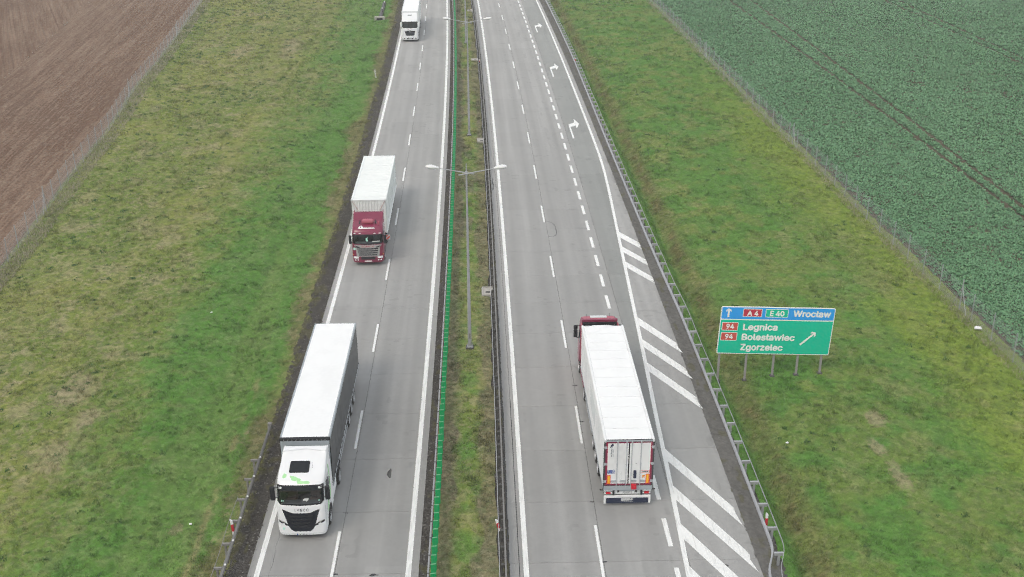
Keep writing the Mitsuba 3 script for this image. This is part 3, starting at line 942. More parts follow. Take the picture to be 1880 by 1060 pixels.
mat('trailer_white', {'type': 'principled', 'base_color': mikit.proc(dirty((0.80, 0.81, 0.81), 0.10)), 'roughness': 0.35, 'specular': 0.5})
mat('roof_sheet', {'type': 'principled', 'base_color': mikit.proc(dirty((0.84, 0.85, 0.85), 0.035)), 'roughness': 0.4, 'specular': 0.4})
mat('curtain_grey', {'type': 'principled', 'base_color': mikit.proc(dirty((0.072, 0.075, 0.08), 0.35)), 'roughness': 0.38, 'specular': 0.5})
mat('front_wall_grey', {'type': 'principled', 'base_color': mikit.proc(dirty((0.36, 0.40, 0.43), 0.2)), 'roughness': 0.5})
mat('container_white', {'type': 'principled', 'base_color': mikit.proc(dirty((0.77, 0.80, 0.79), 0.03)), 'roughness': 0.5})
mat('windscreen_glass', {'type': 'thindielectric', 'int_ior': 1.28}, twosided=False)


class Cab:
    """Cab skin: horizontal slices (z, front y, half width, corner radius, bow), front at y = 0, x to the right seen from the front."""

    def __init__(self, rows, back):
        a = np.array(rows, float)
        self.z = a[:, 0]
        self.f = [PchipInterpolator(a[:, 0], a[:, k]) for k in range(1, 5)]
        self.back = back
        self.zs = np.linspace(self.z[0], self.z[-1], 400)

    def front(self, x, z):
        z = np.clip(z, self.z[0], self.z[-1])
        y, hw, r, bow = (f(z) for f in self.f)
        e = np.clip(np.abs(x) - (hw - r), 0, r)
        return y + bow * (x / hw) ** 2 + r - np.sqrt(np.maximum(r * r - e * e, 0))

    def hw(self, z):
        return self.f[1](np.clip(z, self.z[0], self.z[-1]))

    def roof(self, x, y):
        """Height of the sloping front/roof skin above (x, y)."""
        zs = self.zs[self.zs > 2.5]
        return np.array([np.interp(b, self.front(np.full(len(zs), a), zs), zs) for a, b in zip(np.ravel(x), np.ravel(y))])

    def body(self, hole=None):
        u = np.sin(np.linspace(-np.pi / 2, np.pi / 2, 49))
        lv = np.unique(np.concatenate([np.linspace(self.z[0], self.z[-1], 60), self.z]))
        ring = []
        for z in lv:
            h = float(self.hw(z))
            x = u * h
            yf = np.minimum(self.front(x, np.full(len(x), z)), self.back - 0.03)
            fr = np.stack([x, yf], 1)
            ys = np.linspace(0, 1, 7)[1:]
            rs = np.stack([np.full(6, h), yf[-1] + (self.back - yf[-1]) * ys], 1)
            bk = np.stack([np.linspace(h, -h, 7)[1:-1], np.full(5, self.back)], 1)
            ls = np.stack([np.full(6, -h), self.back + (yf[0] - self.back) * np.linspace(0, 1, 7)[:-1]], 1)
            q = np.vstack([fr, rs, bk, ls])
            ring.append(np.column_stack([q, np.full(len(q), z)]))
        v = np.array(ring)
        n, k = v.shape[:2]
        i, j = np.meshgrid(np.arange(n - 1), np.arange(k), indexing='ij')
        if hole is not None:
            c = (v[i, j] + v[i + 1, (j + 1) % k] + v[i, (j + 1) % k] + v[i + 1, j]) / 4
            isf = j < 48
            keep = ~(isf & np.array([[hole.contains(Point(p[0], p[2])) for p in row] for row in c]))
            i, j = i[keep], j[keep]
        a, b = (i * k + j).ravel(), (i * k + (j + 1) % k).ravel()
        f = np.vstack([np.stack([a, b, b + k], 1), np.stack([a, b + k, a + k], 1)])
        vv = v.reshape(-1, 3)
        top = len(vv)
        vv = np.vstack([vv, v[-1].mean(0)])
        m = (n - 1) * k + np.arange(k)
        f = np.vstack([f, np.stack([m, np.roll(m, -1), np.full(k, top)], 1)])
        return trimesh.Trimesh(vv, f, process=False)

    def _map(self, m, how, off, sgn=1):
        m = m.subdivide_to_size(0.11, max_iter=12)
        v = np.array(m.vertices)
        a, b, d = v[:, 0], v[:, 1], v[:, 2] + off
        if how == 'front':
            q = np.stack([a, self.front(a, b) - d, b], 1)
        elif how == 'roof':
            q = np.stack([a, b, self.roof(a, b) + d], 1)
        else:
            q = np.stack([sgn * (self.hw(b) + d), a, b], 1)
        m = trimesh.Trimesh(q, m.faces, process=False)
        m.fix_normals()
        return m

    def patch(self, poly, how='front', off=0.004, th=0.012, sgn=1):
        poly = poly if hasattr(poly, 'exterior') or hasattr(poly, 'geoms') else Polygon(poly)
        gs = getattr(poly, 'geoms', [poly])
        return self._map(cat([trimesh.creation.extrude_polygon(q, th, engine='earcut') for q in gs]), how, off, sgn)

    def text(self, s, x, z, width, height, th=0.008, off=0.006, bold=True):
        m = txt(s, x - width / 2, z - height / 2, width, height, th, bold)
        return self._map(m, 'front', off)

    def spaced_text(self, s, x, z, width, height, fill=0.72, th=0.008, off=0.006):
        n = len(s)
        p = width / n
        ws = [0.3 if c == 'I' else 1.0 for c in s]
        return self._map(cat([txt(c, x - width / 2 + p * (i + 0.5 - fill * w / 2), z - height / 2, p * fill * w, height, th) for i, (c, w) in enumerate(zip(s, ws))]), 'front', off)


def wheel(key, M, x, y, sgn, r=0.50, w=0.30, mat_rim='rim_silver'):
    """Wheel of a lorry, its outer side towards sgn."""
    prof = [(0.30, 0.0), (r - 0.06, 0.0), (r - 0.01, 0.04), (r, 0.09), (r, w - 0.09), (r - 0.01, w - 0.04), (r - 0.06, w), (0.30, w)]
    t = trimesh.creation.revolve(prof, sections=28)
    A = np.eye(4)
    A[:3, :3] = np.array([[0, 0, sgn], [0, 1, 0], [-1 * sgn, 0, 0]])
    t.apply_transform(A)
    t.apply_translation((x - sgn * w, y, r))
    t.fix_normals()
    k = put(key, t, 'tyre_rubber', M, smooth=40)
    rim = trimesh.creation.revolve([(0, 0.10), (0.09, 0.10), (0.10, 0.16), (0.15, 0.14), (0.17, 0.06), (0.26, 0.03), (0.30, w * 0.98), (0.31, w * 0.98), (0.31, 0.0), (0, 0.0)], sections=24)
    A2 = np.eye(4)
    A2[:3, :3] = np.array([[0, 0, sgn], [0, 1, 0], [-1 * sgn, 0, 0]])
    rim.apply_transform(A2)
    rim.apply_translation((x - sgn * w * 0.95, y, r))
    rim.fix_normals()
    put(f'{k}__rim', rim, mat_rim, M, smooth=40)


def heart(x, z, s):
    a = np.linspace(0, 2 * np.pi, 24)
    return Polygon(np.stack([x + s * 0.5 * np.sin(a) ** 3 * 1.1, z + s * (0.42 * np.cos(a) - 0.16 * np.cos(2 * a) - 0.06 * np.cos(3 * a))], 1)).buffer(0)


def interior(g, M, cab, z0, seat='seat_brown'):
    hw = 1.02
    put(f'{g}__interior', cat([bx(-hw, hw, 1.75, 1.8, z0 - 0.5, z0 + 0.74), bx(-hw, hw, 0.2, 1.8, z0 - 0.55, z0 - 0.5), bx(-hw - 0.03, -hw, 0.5, 1.8, z0 - 0.5, z0 + 0.74), bx(hw, hw + 0.03, 0.5, 1.8, z0 - 0.5, z0 + 0.74), bx(-hw, hw, 0.55, 1.8, z0 + 0.74, z0 + 0.76)]), 'chassis_dark', M)
    put(f'{g}__dashboard', bx(-hw, hw, 0.24, 0.62, z0 - 0.45, z0 - 0.06, 0.05), 'dash_grey', M)
    for sx in (-0.58, 0.58):
        put(f'{g}__seat', cat([bx(sx - 0.25, sx + 0.25, 1.25, 1.42, z0 - 0.3, z0 + 0.55, 0.05), bx(sx - 0.25, sx + 0.25, 0.95, 1.42, z0 - 0.42, z0 - 0.25, 0.04), bx(sx - 0.13, sx + 0.13, 1.28, 1.40, z0 + 0.55, z0 + 0.72, 0.04)]), seat, M)
    st = trimesh.creation.torus(0.22, 0.018, 20, 8)
    st.apply_transform(trimesh.transformations.rotation_matrix(math.radians(-35), [1, 0, 0]))
    st.apply_translation((0.58, 0.76, z0 + 0.02))
    put(f'{g}__steering_wheel', st, 'black_plastic', M)


def mirror(g, M, sgn, x, y, z0, z1, bsdf, w=0.24):
    a, b = sorted((sgn * x, sgn * (x + w)))
    k = put(f'{g}__mirror', bx(a, b, y - 0.06, y + 0.09, z0, z1, 0.045), bsdf, M)
    put(f'{k}__bracket', cat([tube((sgn * (x - 0.22), y + 0.12, z), (sgn * (x + 0.08), y + 0.02, z), 0.022, n=6) for z in (z0 + 0.12, z1 - 0.1)]), 'black_plastic', M)
    a, b = sorted((sgn * (x + 0.03), sgn * (x + w - 0.03)))
    put(f'{k}__glass', bx(a, b, y + 0.091, y + 0.097, z0 + 0.06, z1 - 0.06), 'silver_trim', M)


def tractor_under(g, M, hw=1.2, skirt=None, tank='alu_rail'):
    put(f'{g}__chassis', cat([bx(-0.45, 0.45, 0.35, 6.0, 0.62, 0.95), bx(-1.05, 1.05, 0.3, 1.0, 0.32, 0.6), bx(-0.9, 0.9, 2.5, 3.0, 0.6, 1.1)]), 'chassis_dark', M)
    for sgn in (-1, 1):
        wheel(f'{g}__wheel', M, sgn * 1.22, 1.42, sgn)
        wheel(f'{g}__wheel', M, sgn * 1.23, 5.05, sgn, w=0.55)
        a, b = sorted((sgn * 0.72, sgn * 1.16))
        k = put(f'{g}__fuel_tank', bx(a, b, 2.45, 4.3, 0.42, 1.02, 0.08), tank if skirt is None else skirt, M)
        put(f'{g}__mudguard', cat([bx(*sorted((sgn * 0.68, sgn * 1.24)), 4.42, 5.68, 1.06, 1.10, 0.01)]), 'black_plastic', M)


def trailer_running_gear(g, M, y0, rails=True):
    """Chassis, landing legs, three axles of a 13.6 m trailer that begins at y0."""
    put(f'{g}__trailer_chassis', cat([bx(-0.52, -0.40, y0 + 0.3, y0 + 13.4, 0.8, 1.14), bx(0.40, 0.52, y0 + 0.3, y0 + 13.4, 0.8, 1.14)] + [bx(-1.1, 1.1, y0 + d, y0 + d + 0.1, 0.95, 1.12) for d in np.arange(0.5, 13.4, 1.6)]), 'chassis_dark', M)
    for sgn in (-1, 1):
        for d in (7.9, 9.21, 10.52):
            wheel(f'{g}__wheel', M, sgn * 1.24, y0 + d, sgn, w=0.38)
        put(f'{g}__landing_leg', bx(*sorted((sgn * 0.72, sgn * 0.86)), y0 + 2.35, y0 + 2.5, 0.25, 1.1, 0.01), 'chassis_dark', M)
        if rails:
            for z in (0.52, 0.86):
                put(f'{g}__side_guard', bx(*sorted((sgn * 1.215, sgn * 1.25)), y0 + 3.0, y0 + 7.0, z, z + 0.13, 0.012), 'alu_rail', M)
    put(f'{g}__bumper_bar', bx(-1.15, 1.15, y0 + 13.35, y0 + 13.48, 0.45, 0.6, 0.02), 'alu_rail', M)


# ---- nearest lorry on the left: white cab, black notched grille, grey curtains
g = thing('lorry', 'nearest white-cabbed lorry with a big black grille, green leaf decals and dark grey curtain sides', 'lorry')
MA = frame(46.10, -9.30) @ T4().rotate([0, 0, 1], -0.35)
cab = Cab([(0.28, 0.10, 1.10, 0.26, 0.06), (0.34, 0.02, 1.16, 0.26, 0.07), (0.60, 0.0, 1.20, 0.26, 0.08), (1.20, 0.02, 1.21, 0.26, 0.08), (1.90, 0.07, 1.21, 0.25, 0.09), (2.05, 0.11, 1.20, 0.25, 0.09),
           (2.85, 0.31, 1.17, 0.25, 0.08), (3.00, 0.38, 1.16, 0.27, 0.08), (3.12, 0.52, 1.15, 0.30, 0.06), (3.26, 0.88, 1.14, 0.32, 0.04), (3.42, 1.46, 1.12, 0.32, 0.02), (3.56, 1.96, 1.11, 0.22, -0.06), (3.68, 2.30, 1.10, 0.12, -0.10), (3.78, 2.60, 1.07, 0.05, -0.34)], 2.74)
SC = Polygon([(-1.08, 2.20), (-0.95, 2.08), (0, 2.04), (0.95, 2.08), (1.08, 2.20), (1.06, 2.79), (-1.06, 2.79)])
cabk = put(f'{g}__cab', cab.body(SC.buffer(-0.02)), 'white_lacquer', MA, smooth=35)
put(f'{cabk}__windscreen', cab.patch(SC.buffer(-0.015), off=0.0, th=0.006), 'windscreen_glass', MA)
fr = Polygon([(-1.14, 2.18), (-0.98, 2.04), (0, 2.0), (0.98, 2.04), (1.14, 2.18), (1.14, 2.98), (-1.14, 2.98)]).difference(SC.buffer(-0.03))
put(f'{cabk}__windscreen_surround', cab.patch(fr, off=0.0, th=0.014), 'black_gloss', MA, smooth=30)
put(f'{cabk}__sun_visor', cab.patch([(-1.12, 2.77), (1.12, 2.77), (1.12, 3.01), (-1.12, 3.01)], off=0.03, th=0.02), 'black_gloss', MA, smooth=30)
for sx in (-1, 1):
    put(f'{cabk}__corner_sticker', cab.patch([(sx * 0.90, 2.86), (sx * 1.06, 2.85), (sx * 1.06, 2.94), (sx * 0.88, 2.95)], off=0.053, th=0.006), 'plate_white', MA)
interior(cabk, MA, cab, 2.10)
put(f'{cabk}__wiper', cat([cab.patch([(-0.85, 2.12), (-0.02, 2.09), (-0.02, 2.115), (-0.85, 2.15)], off=0.02, th=0.015), cab.patch([(0.08, 2.09), (0.9, 2.12), (0.9, 2.15), (0.08, 2.115)], off=0.02, th=0.015)]), 'dash_grey', MA)
put(f'{cabk}__dash_ornament', cat([cab._map(trimesh.creation.extrude_polygon(heart(0.30, 2.28, 0.19), 0.01), 'front', -0.05), cab.patch([(0.13, 2.22), (0.22, 2.22), (0.22, 2.31), (0.13, 2.31)], off=-0.05, th=0.01)]), 'plate_white', MA)
put(f'{cabk}__windscreen_sticker', cat([cab.patch([(x0, 2.19), (x0 + 0.05, 2.19), (x0 + 0.05, 2.27), (x0, 2.27)], off=-0.02, th=0.008) for x0 in (-0.95, -0.87, 0.88)]), 'mint', MA)
GR = Polygon([(-0.92, 1.80), (-0.42, 1.60), (0.42, 1.60), (0.92, 1.80), (0.80, 1.42), (0.68, 0.98), (0.56, 0.70), (0.40, 0.575), (-0.40, 0.575), (-0.56, 0.70), (-0.68, 0.98), (-0.80, 1.42)])
gk = put(f'{cabk}__grille', cab.patch(GR, off=0.0, th=0.02), 'grille_black', MA)
for i, z in enumerate((1.40, 1.21, 1.02, 0.83)):
    w = 0.60 - 0.05 * i
    put(f'{cabk}__grille_bar', cab.patch([(-w, z), (w, z), (w - 0.03, z + 0.085), (-w + 0.03, z + 0.085)], off=0.02, th=0.035), 'black_plastic', MA, smooth=30)
put(f'{cabk}__maker_name', cab.spaced_text('IVECO', 0.02, 1.775, 0.76, 0.13), 'letter_grey', MA)
for sx in (-1, 1):
    hl = put(f'{cabk}__headlight', cab.patch([(sx * 0.63, 0.86), (sx * 0.80, 0.92), (sx * 1.12, 1.08), (sx * 1.13, 1.17), (sx * 0.78, 1.03), (sx * 0.64, 0.93)], off=0.0, th=0.012), 'grille_black', MA, smooth=30)
    c = np.linspace(0, 2 * np.pi, 17)[:-1]
    put(f'{cabk}__lamp_lens', cab.patch(np.stack([sx * 0.90 + 0.075 * np.cos(c), 0.985 + 0.05 * np.sin(c)], 1), off=0.012, th=0.02), 'lens_clear', MA)
    put(f'{cabk}__lamp_strip', cab.patch([(sx * 0.95, 1.10), (sx * 1.10, 1.18), (sx * 1.10, 1.21), (sx * 0.80, 1.10), (sx * 0.80, 1.07)], off=0.012, th=0.012), 'silver_trim', MA)
    put(f'{cabk}__corner_vane', cab.patch([(sx * 1.17, 0.9), (sx * 1.20, 0.9), (sx * 1.20, 1.9), (sx * 1.175, 1.9)], off=0.004, th=0.012), 'container_line', MA)
    put(f'{cabk}__side_window', cab.patch([(0.72, 2.02), (1.55, 2.02), (1.55, 2.75), (0.92, 2.85)], 'side', 0.004, 0.01, sx), 'black_gloss', MA)
    put(f'{cabk}__door_seam', cab.patch(Polygon([(0.62, 0.9), (1.66, 0.9), (1.66, 2.9), (0.66, 2.9)]).difference(Polygon([(0.635, 0.915), (1.645, 0.915), (1.645, 2.885), (0.675, 2.885)])), 'side', 0.001, 0.004, sx), 'letter_grey', MA)
    put(f'{cabk}__door_handle', cab.patch([(1.4, 1.86), (1.6, 1.86), (1.6, 1.91), (1.4, 1.91)], 'side', 0.004, 0.03, sx), 'black_plastic', MA)
    put(f'{cabk}__wheel_arch', cab.patch(Point(1.42, 0.55).buffer(0.62).intersection(sbox(0, 0.30, 3, 1.3)), 'side', 0.004, 0.012, sx), 'black_plastic', MA)
    mirror(cabk, MA, sx, 1.22, 0.22, 2.26, 3.04, 'black_plastic')
    put(f'{cabk}__side_deflector', bx(*sorted((sx * 1.03, sx * 1.10)), 2.40, 2.98, 1.2, 3.70, 0.03), 'white_lacquer', MA)
    put(f'{cabk}__green_decal', cab.patch([(1.75, 1.3), (1.95, 1.5), (2.1, 2.4), (2.05, 3.15), (1.92, 3.2), (1.9, 2.5), (1.7, 1.7)], 'side', 0.004, 0.006, sx), 'leaf_green', MA)
    put(f'{cabk}__green_decal', cab.patch([(0.85, 1.1), (1.25, 1.2), (1.3, 1.75), (1.1, 1.9), (0.95, 1.5)], 'side', 0.004, 0.006, sx), 'leaf_green', MA)
    c2 = np.linspace(0, 2 * np.pi, 25)[:-1]
    put(f'{cabk}__emblem_ring', cab.patch(Point(1.82, 2.35).buffer(0.2).difference(Point(1.82, 2.35).buffer(0.13)), 'side', 0.011, 0.006, sx), 'letter_grey', MA)
put(f'{cabk}__bumper_lip', cab.patch([(-1.10, 0.43), (1.10, 0.43), (1.10, 0.46), (-1.10, 0.46)], off=0.0, th=0.012), 'container_line', MA)
put(f'{cabk}__number_plate', cab.patch([(-0.28, 0.34), (0.28, 0.34), (0.28, 0.44), (-0.28, 0.44)], off=0.012, th=0.012), 'plate_white', MA)
put(f'{cabk}__number_plate_band', cab.patch([(-0.28, 0.34), (-0.23, 0.34), (-0.23, 0.44), (-0.28, 0.44)], off=0.025, th=0.004), 'plate_blue', MA)
put(f'{cabk}__number', cab.text('SB 3836L', 0.02, 0.39, 0.44, 0.07, 0.004, 0.025), 'letter_grey', MA)
put(f'{cabk}__round_badge', cab.patch(np.stack([-0.90 + 0.07 * np.cos(c2), 0.72 + 0.06 * np.sin(c2)], 1), off=0.003, th=0.006), 'mint', MA)
sunroof = put(f'{cabk}__sunroof', cab.patch(rounded(-0.61, 1.02, 0.36, 1.74, 0.07), 'roof', 0.005, 0.03), 'black_gloss', MA, smooth=30)
put(f'{cabk}__aerial', tube((0.52, 1.25, 3.32), (0.50, 1.5, 3.6), 0.01, 0.005, 6), 'letter_grey', MA)
for p in ([(-0.90, 3.22), (-0.84, 3.28), (-0.72, 3.265), (-0.73, 3.225), (-0.80, 3.205)], [(-0.52, 3.235), (-0.30, 3.225), (0.02, 3.165), (-0.12, 3.155), (-0.42, 3.19)],
          [(-0.15, 3.14), (0.0, 3.135), (0.15, 3.11), (0.20, 3.07), (-0.10, 3.06)], [(0.18, 3.12), (0.34, 3.125), (0.46, 3.10), (0.44, 3.06), (0.24, 3.06)], [(-0.45, 3.185), (-0.2, 3.155), (-0.25, 3.145), (-0.4, 3.165)]):
    put(f'{cabk}__green_decal', cab.patch(Polygon(p).buffer(0.012), 'front', 0.004, 0.006), 'leaf_green', MA)
tractor_under(g, MA, skirt='white_lacquer')
MT = frame(49.24, -9.385)
y1 = 13.6
tk = put(f'{g}__trailer', cat([bx(-1.255, 1.255, 0.02, y1 - 0.02, 1.12, 1.30)]), 'chassis_dark', MT)
put(f'{tk}__front_wall', bx(-1.24, 1.24, 0.0, 0.06, 1.30, 3.86), 'front_wall_grey', MT)
put(f'{tk}__front_roof_beam', bx(-1.275, 1.275, -0.03, 0.14, 3.84, 4.0, 0.025), 'black_plastic', MT)
for x in np.linspace(-1.05, 1.05, 11):
    put(f'{tk}__beam_rivet', bx(x - 0.018, x + 0.018, -0.045, -0.028, 3.90, 3.935), 'silver_trim', MT)
nx, ny = 21, 80
xx, yy = np.meshgrid(np.linspace(-1.19, 1.19, nx), np.linspace(0.14, y1 - 0.04, ny), indexing='ij')
q = np.stack([xx, yy, 0 * xx], -1)
zz = 3.972 + 0.012 * (1 - (xx / 1.19) ** 2) + 0.010 * (meshkit.fbm(q * np.array([0.7, 0.35, 1]), 3) - 0.5) - 0.004 * np.cos(yy * 2 * np.pi / 0.62)
i = (np.arange(nx - 1)[:, None] * ny + np.arange(ny - 1)[None]).ravel()
put(f'{tk}__roof_sheet', (np.stack([xx, yy, zz], -1).reshape(-1, 3), np.vstack([np.stack([i, i + ny, i + ny + 1], 1), np.stack([i, i + ny + 1, i + 1], 1)])), 'roof_sheet', MT, smooth=True)
for sx in (-1, 1):
    put(f'{tk}__roof_rail', bx(*sorted((sx * 1.18, sx * 1.275)), 0.14, y1, 3.80, 3.992, 0.02), 'front_wall_grey', MT)
    n1, n2 = 170, 14
    a, b = np.meshgrid(np.linspace(0.06, y1 - 0.05, n1), np.linspace(1.16, 3.80, n2), indexing='ij')
    q = np.stack([a, b, 0 * a], -1)
    hang = np.sin((b - 1.16) / 2.64 * np.pi)
    dx = 0.016 * np.sin(a * 2 * np.pi / 1.15 + 0.5 * b) * hang + 0.045 * (meshkit.fbm(q * np.array([0.8, 0.5, 1]) + 9, 3) - 0.5) * hang + 0.006 * np.sin(a * 21.0) * hang
    i = (np.arange(n1 - 1)[:, None] * n2 + np.arange(n2 - 1)[None]).ravel()
    put(f'{tk}__curtain', (np.stack([sx * (1.262 + dx), a, b], -1).reshape(-1, 3), np.vstack([np.stack([i, i + n2, i + n2 + 1], 1), np.stack([i, i + n2 + 1, i + 1], 1)])), 'curtain_grey', MT, smooth=True)
    put(f'{tk}__side_rail', bx(*sorted((sx * 1.25, sx * 1.285)), 0.05, y1, 1.06, 1.17, 0.01), 'alu_rail', MT)
    for d in np.arange(0.5, y1, 0.62):
        put(f'{tk}__curtain_buckle', bx(*sorted((sx * 1.27, sx * 1.292)), d, d + 0.05, 1.0, 1.26, 0.008), 'chassis_dark', MT)
put(f'{tk}__rear_wall', bx(-1.25, 1.25, y1 - 0.04, y1, 1.12, 3.98), 'front_wall_grey', MT)
trailer_running_gear(g, MT, 0.0)

# ---- second lorry: burgundy cab with a white ribbed container
g = thing('lorry', 'burgundy-cabbed lorry hauling a white ribbed container in the left carriageway', 'lorry')
MS2 = frame(81.75, -9.12) @ T4().rotate([0, 0, 1], 1.0)
cab = Cab([(0.26, 0.10, 1.12, 0.28, 0.07), (0.34, 0.02, 1.19, 0.28, 0.08), (0.60, 0.0, 1.22, 0.28, 0.08), (1.0, 0.02, 1.23, 0.26, 0.08), (1.75, 0.08, 1.23, 0.24, 0.09), (1.85, 0.10, 1.22, 0.24, 0.09),
           (2.62, 0.24, 1.20, 0.24, 0.08), (2.75, 0.30, 1.19, 0.26, 0.08), (2.90, 0.42, 1.18, 0.28, 0.08), (3.05, 0.72, 1.17, 0.30, 0.06), (3.16, 1.15, 1.17, 0.30, 0.04), (3.24, 1.50, 1.17, 0.22, 0.0), (3.45, 1.95, 1.17, 0.14, -0.08), (3.68, 2.40, 1.16, 0.06, -0.12)], 2.5)
SC = Polygon([(-1.13, 1.98), (-1.0, 1.87), (0, 1.82), (1.0, 1.87), (1.13, 1.98), (1.11, 2.62), (-1.11, 2.62)])
cabk = put(f'{g}__cab', cab.body(SC.buffer(-0.02)), 'burgundy_lacquer', MS2, smooth=35)
put(f'{cabk}__windscreen', cab.patch(SC.buffer(-0.015), off=0.0, th=0.006), 'windscreen_glass', MS2)
fr = Polygon([(-1.19, 1.95), (-1.03, 1.82), (0, 1.77), (1.03, 1.82), (1.19, 1.95), (1.18, 2.68), (-1.18, 2.68)]).difference(SC.buffer(-0.03))
put(f'{cabk}__windscreen_surround', cab.patch(fr, off=0.0, th=0.012), 'black_gloss', MS2, smooth=30)
put(f'{cabk}__sun_visor', cab.patch([(-1.15, 2.60), (1.15, 2.60), (1.15, 2.78), (-1.15, 2.78)], off=0.06, th=0.02), 'burgundy_lacquer', MS2, smooth=30)
for x in (-0.98, -0.58, 0.58, 0.98):
    put(f'{cabk}__marker_lamp', cab.patch(rounded(x - 0.08, 2.655, x + 0.08, 2.70, 0.02), off=0.08, th=0.02), 'lens_clear', MS2)
interior(cabk, MS2, cab, 1.95, 'dash_grey')
put(f'{cabk}__dash_papers', cab.patch([(0.35, 1.95), (0.95, 1.98), (0.95, 2.04), (0.36, 2.02)], off=-0.06, th=0.01), 'plate_white', MS2)
put(f'{cabk}__dash_ornament', cat([cab.patch(Point(-0.05, 2.10).buffer(0.09), off=-0.08, th=0.02), cab.patch([(-0.10, 2.16), (0.06, 2.30), (0.02, 2.33), (-0.18, 2.22)], off=-0.08, th=0.01)]), 'mint', MS2)
SL0 = Polygon([(-1.06, 1.74), (1.06, 1.74), (0.93, 1.60), (0.86, 0.84), (-0.86, 0.84), (-0.93, 1.60)])
put(f'{cabk}__grille_surround', cab.patch(SL0.buffer(0.02), off=0.0, th=0.03), 'silver_trim', MS2, smooth=30)
for i, z in enumerate((1.40, 1.235, 1.07, 0.905)):
    w = 0.82 - 0.03 * i
    put(f'{cabk}__grille_slot', cab.patch(rounded(-w, z, w, z + 0.098, 0.02), off=0.028, th=0.006), 'grille_black', MS2)
for sx in (-1, 1):
    put(f'{cabk}__side_slot', cab.patch([(sx * 1.0, 1.72), (sx * 0.62, 1.60), (sx * 0.64, 1.53), (sx * 0.90, 1.55)], off=0.028, th=0.006), 'grille_black', MS2)
    hk = put(f'{cabk}__headlight', cab.patch(rounded(*(sorted((sx * 0.74, sx * 1.14))[0], 0.66, sorted((sx * 0.74, sx * 1.14))[1], 0.83), 0.03), off=0.0, th=0.02), 'lens_clear', MS2, smooth=30)
    for x in (0.80, 1.0):
        put(f'{cabk}__fog_lamp', cab.patch(Point(sx * x, 0.53).buffer(0.055), off=0.0, th=0.02), 'lens_clear', MS2)
    put(f'{cabk}__side_window', cab.patch([(0.62, 1.9), (1.5, 1.9), (1.5, 2.5), (0.74, 2.56)], 'side', 0.004, 0.01, sx), 'black_gloss', MS2)
    put(f'{cabk}__side_graphic', cab.patch([(1.0, 2.6), (1.25, 2.62), (1.7, 3.1), (1.5, 3.05)], 'side', 0.004, 0.006, sx), 'plate_white', MS2)
    put(f'{cabk}__side_graphic', cab.patch([(1.7, 1.9), (1.85, 1.95), (2.1, 2.9), (1.95, 2.95)], 'side', 0.004, 0.006, sx), 'plate_white', MS2)
    put(f'{cabk}__wheel_arch', cab.patch(Point(1.42, 0.55).buffer(0.62).intersection(sbox(0, 0.30, 3, 1.3)), 'side', 0.004, 0.012, sx), 'black_plastic', MS2)
    mirror(cabk, MS2, sx, 1.25, 0.25, 1.80, 2.52, 'black_plastic', 0.2)
    put(f'{cabk}__fender_light', cab.patch([(sx * 1.14, 0.92), (sx * 1.2, 0.92), (sx * 1.2, 1.0), (sx * 1.14, 1.0)], off=0.004, th=0.02), 'lens_amber', MS2)
    put(f'{cabk}__side_deflector', bx(*sorted((sx * 1.09, sx * 1.17)), 2.35, 2.95, 1.2, 3.66, 0.03), 'burgundy_lacquer', MS2)
    put(f'{cabk}__roof_horn', tube((sx * 0.62, 1.0, 3.22), (sx * 0.60, 1.55, 3.34), 0.04, 0.02, 8), 'black_plastic', MS2)
put(f'{cabk}__lower_grille', cab.patch(rounded(-0.55, 0.56, 0.55, 0.79, 0.04), off=0.0, th=0.01), 'black_plastic', MS2)
put(f'{cabk}__maker_name', cab.spaced_text('SCANIA', 0.0, 1.65, 0.98, 0.13, 0.8, 0.01, 0.03), 'letter_red', MS2)
put(f'{cabk}__round_sticker', cab.patch(Point(-1.05, 1.44).buffer(0.105), off=0.002, th=0.006), 'mint', MS2)
put(f'{cabk}__number_plate', cab.patch([(-0.28, 0.36), (0.28, 0.36), (0.28, 0.48), (-0.28, 0.48)], off=0.012, th=0.012), 'plate_white', MS2)
rk = put(f'{cabk}__roof_air_unit', bx(-0.46, 0.46, 1.02, 1.52, 3.14, 3.44, 0.09), 'burgundy_pale', MS2)
put(f'{cabk}__beacon', tube((0.86, 1.05, 3.1), (0.86, 1.05, 3.36), 0.085, 0.06, 12), 'burgundy_pale', MS2)
sw = Polygon([(-0.72, 2.975), (-0.70, 3.02), (-0.60, 3.075), (-0.45, 3.09), (-0.36, 3.045), (-0.30, 3.01), (0.55, 3.0), (0.58, 2.955), (-0.66, 2.945)]).difference(Point(-0.53, 3.03).buffer(0.035))
put(f'{cabk}__roof_graphic', cab.patch(sw, 'front', 0.004, 0.006), 'plate_white', MS2)
tractor_under(g, MS2, skirt='burgundy_lacquer')
CW, CL, CZ0, CZ1 = 1.425, 12.2, 1.10, 4.0
MC = frame(86.15, -9.30)
ck = put(f'{g}__container', bx(-CW + 0.05, CW - 0.05, 0.06, CL - 0.06, CZ0 + 0.05, CZ1 - 0.10), 'container_white', MC)


def ribbed(n, L, depth, lo, hi):
    """Trapezoid corrugation: (along, height) points."""
    out, p = [], L / n
    for i in range(n):
        a = i * p
        out += [(a, 0.0), (a + 0.30 * p, 0.0), (a + 0.45 * p, depth), (a + 0.85 * p, depth)]
    out.append((L, 0.0))
    return np.array(out)


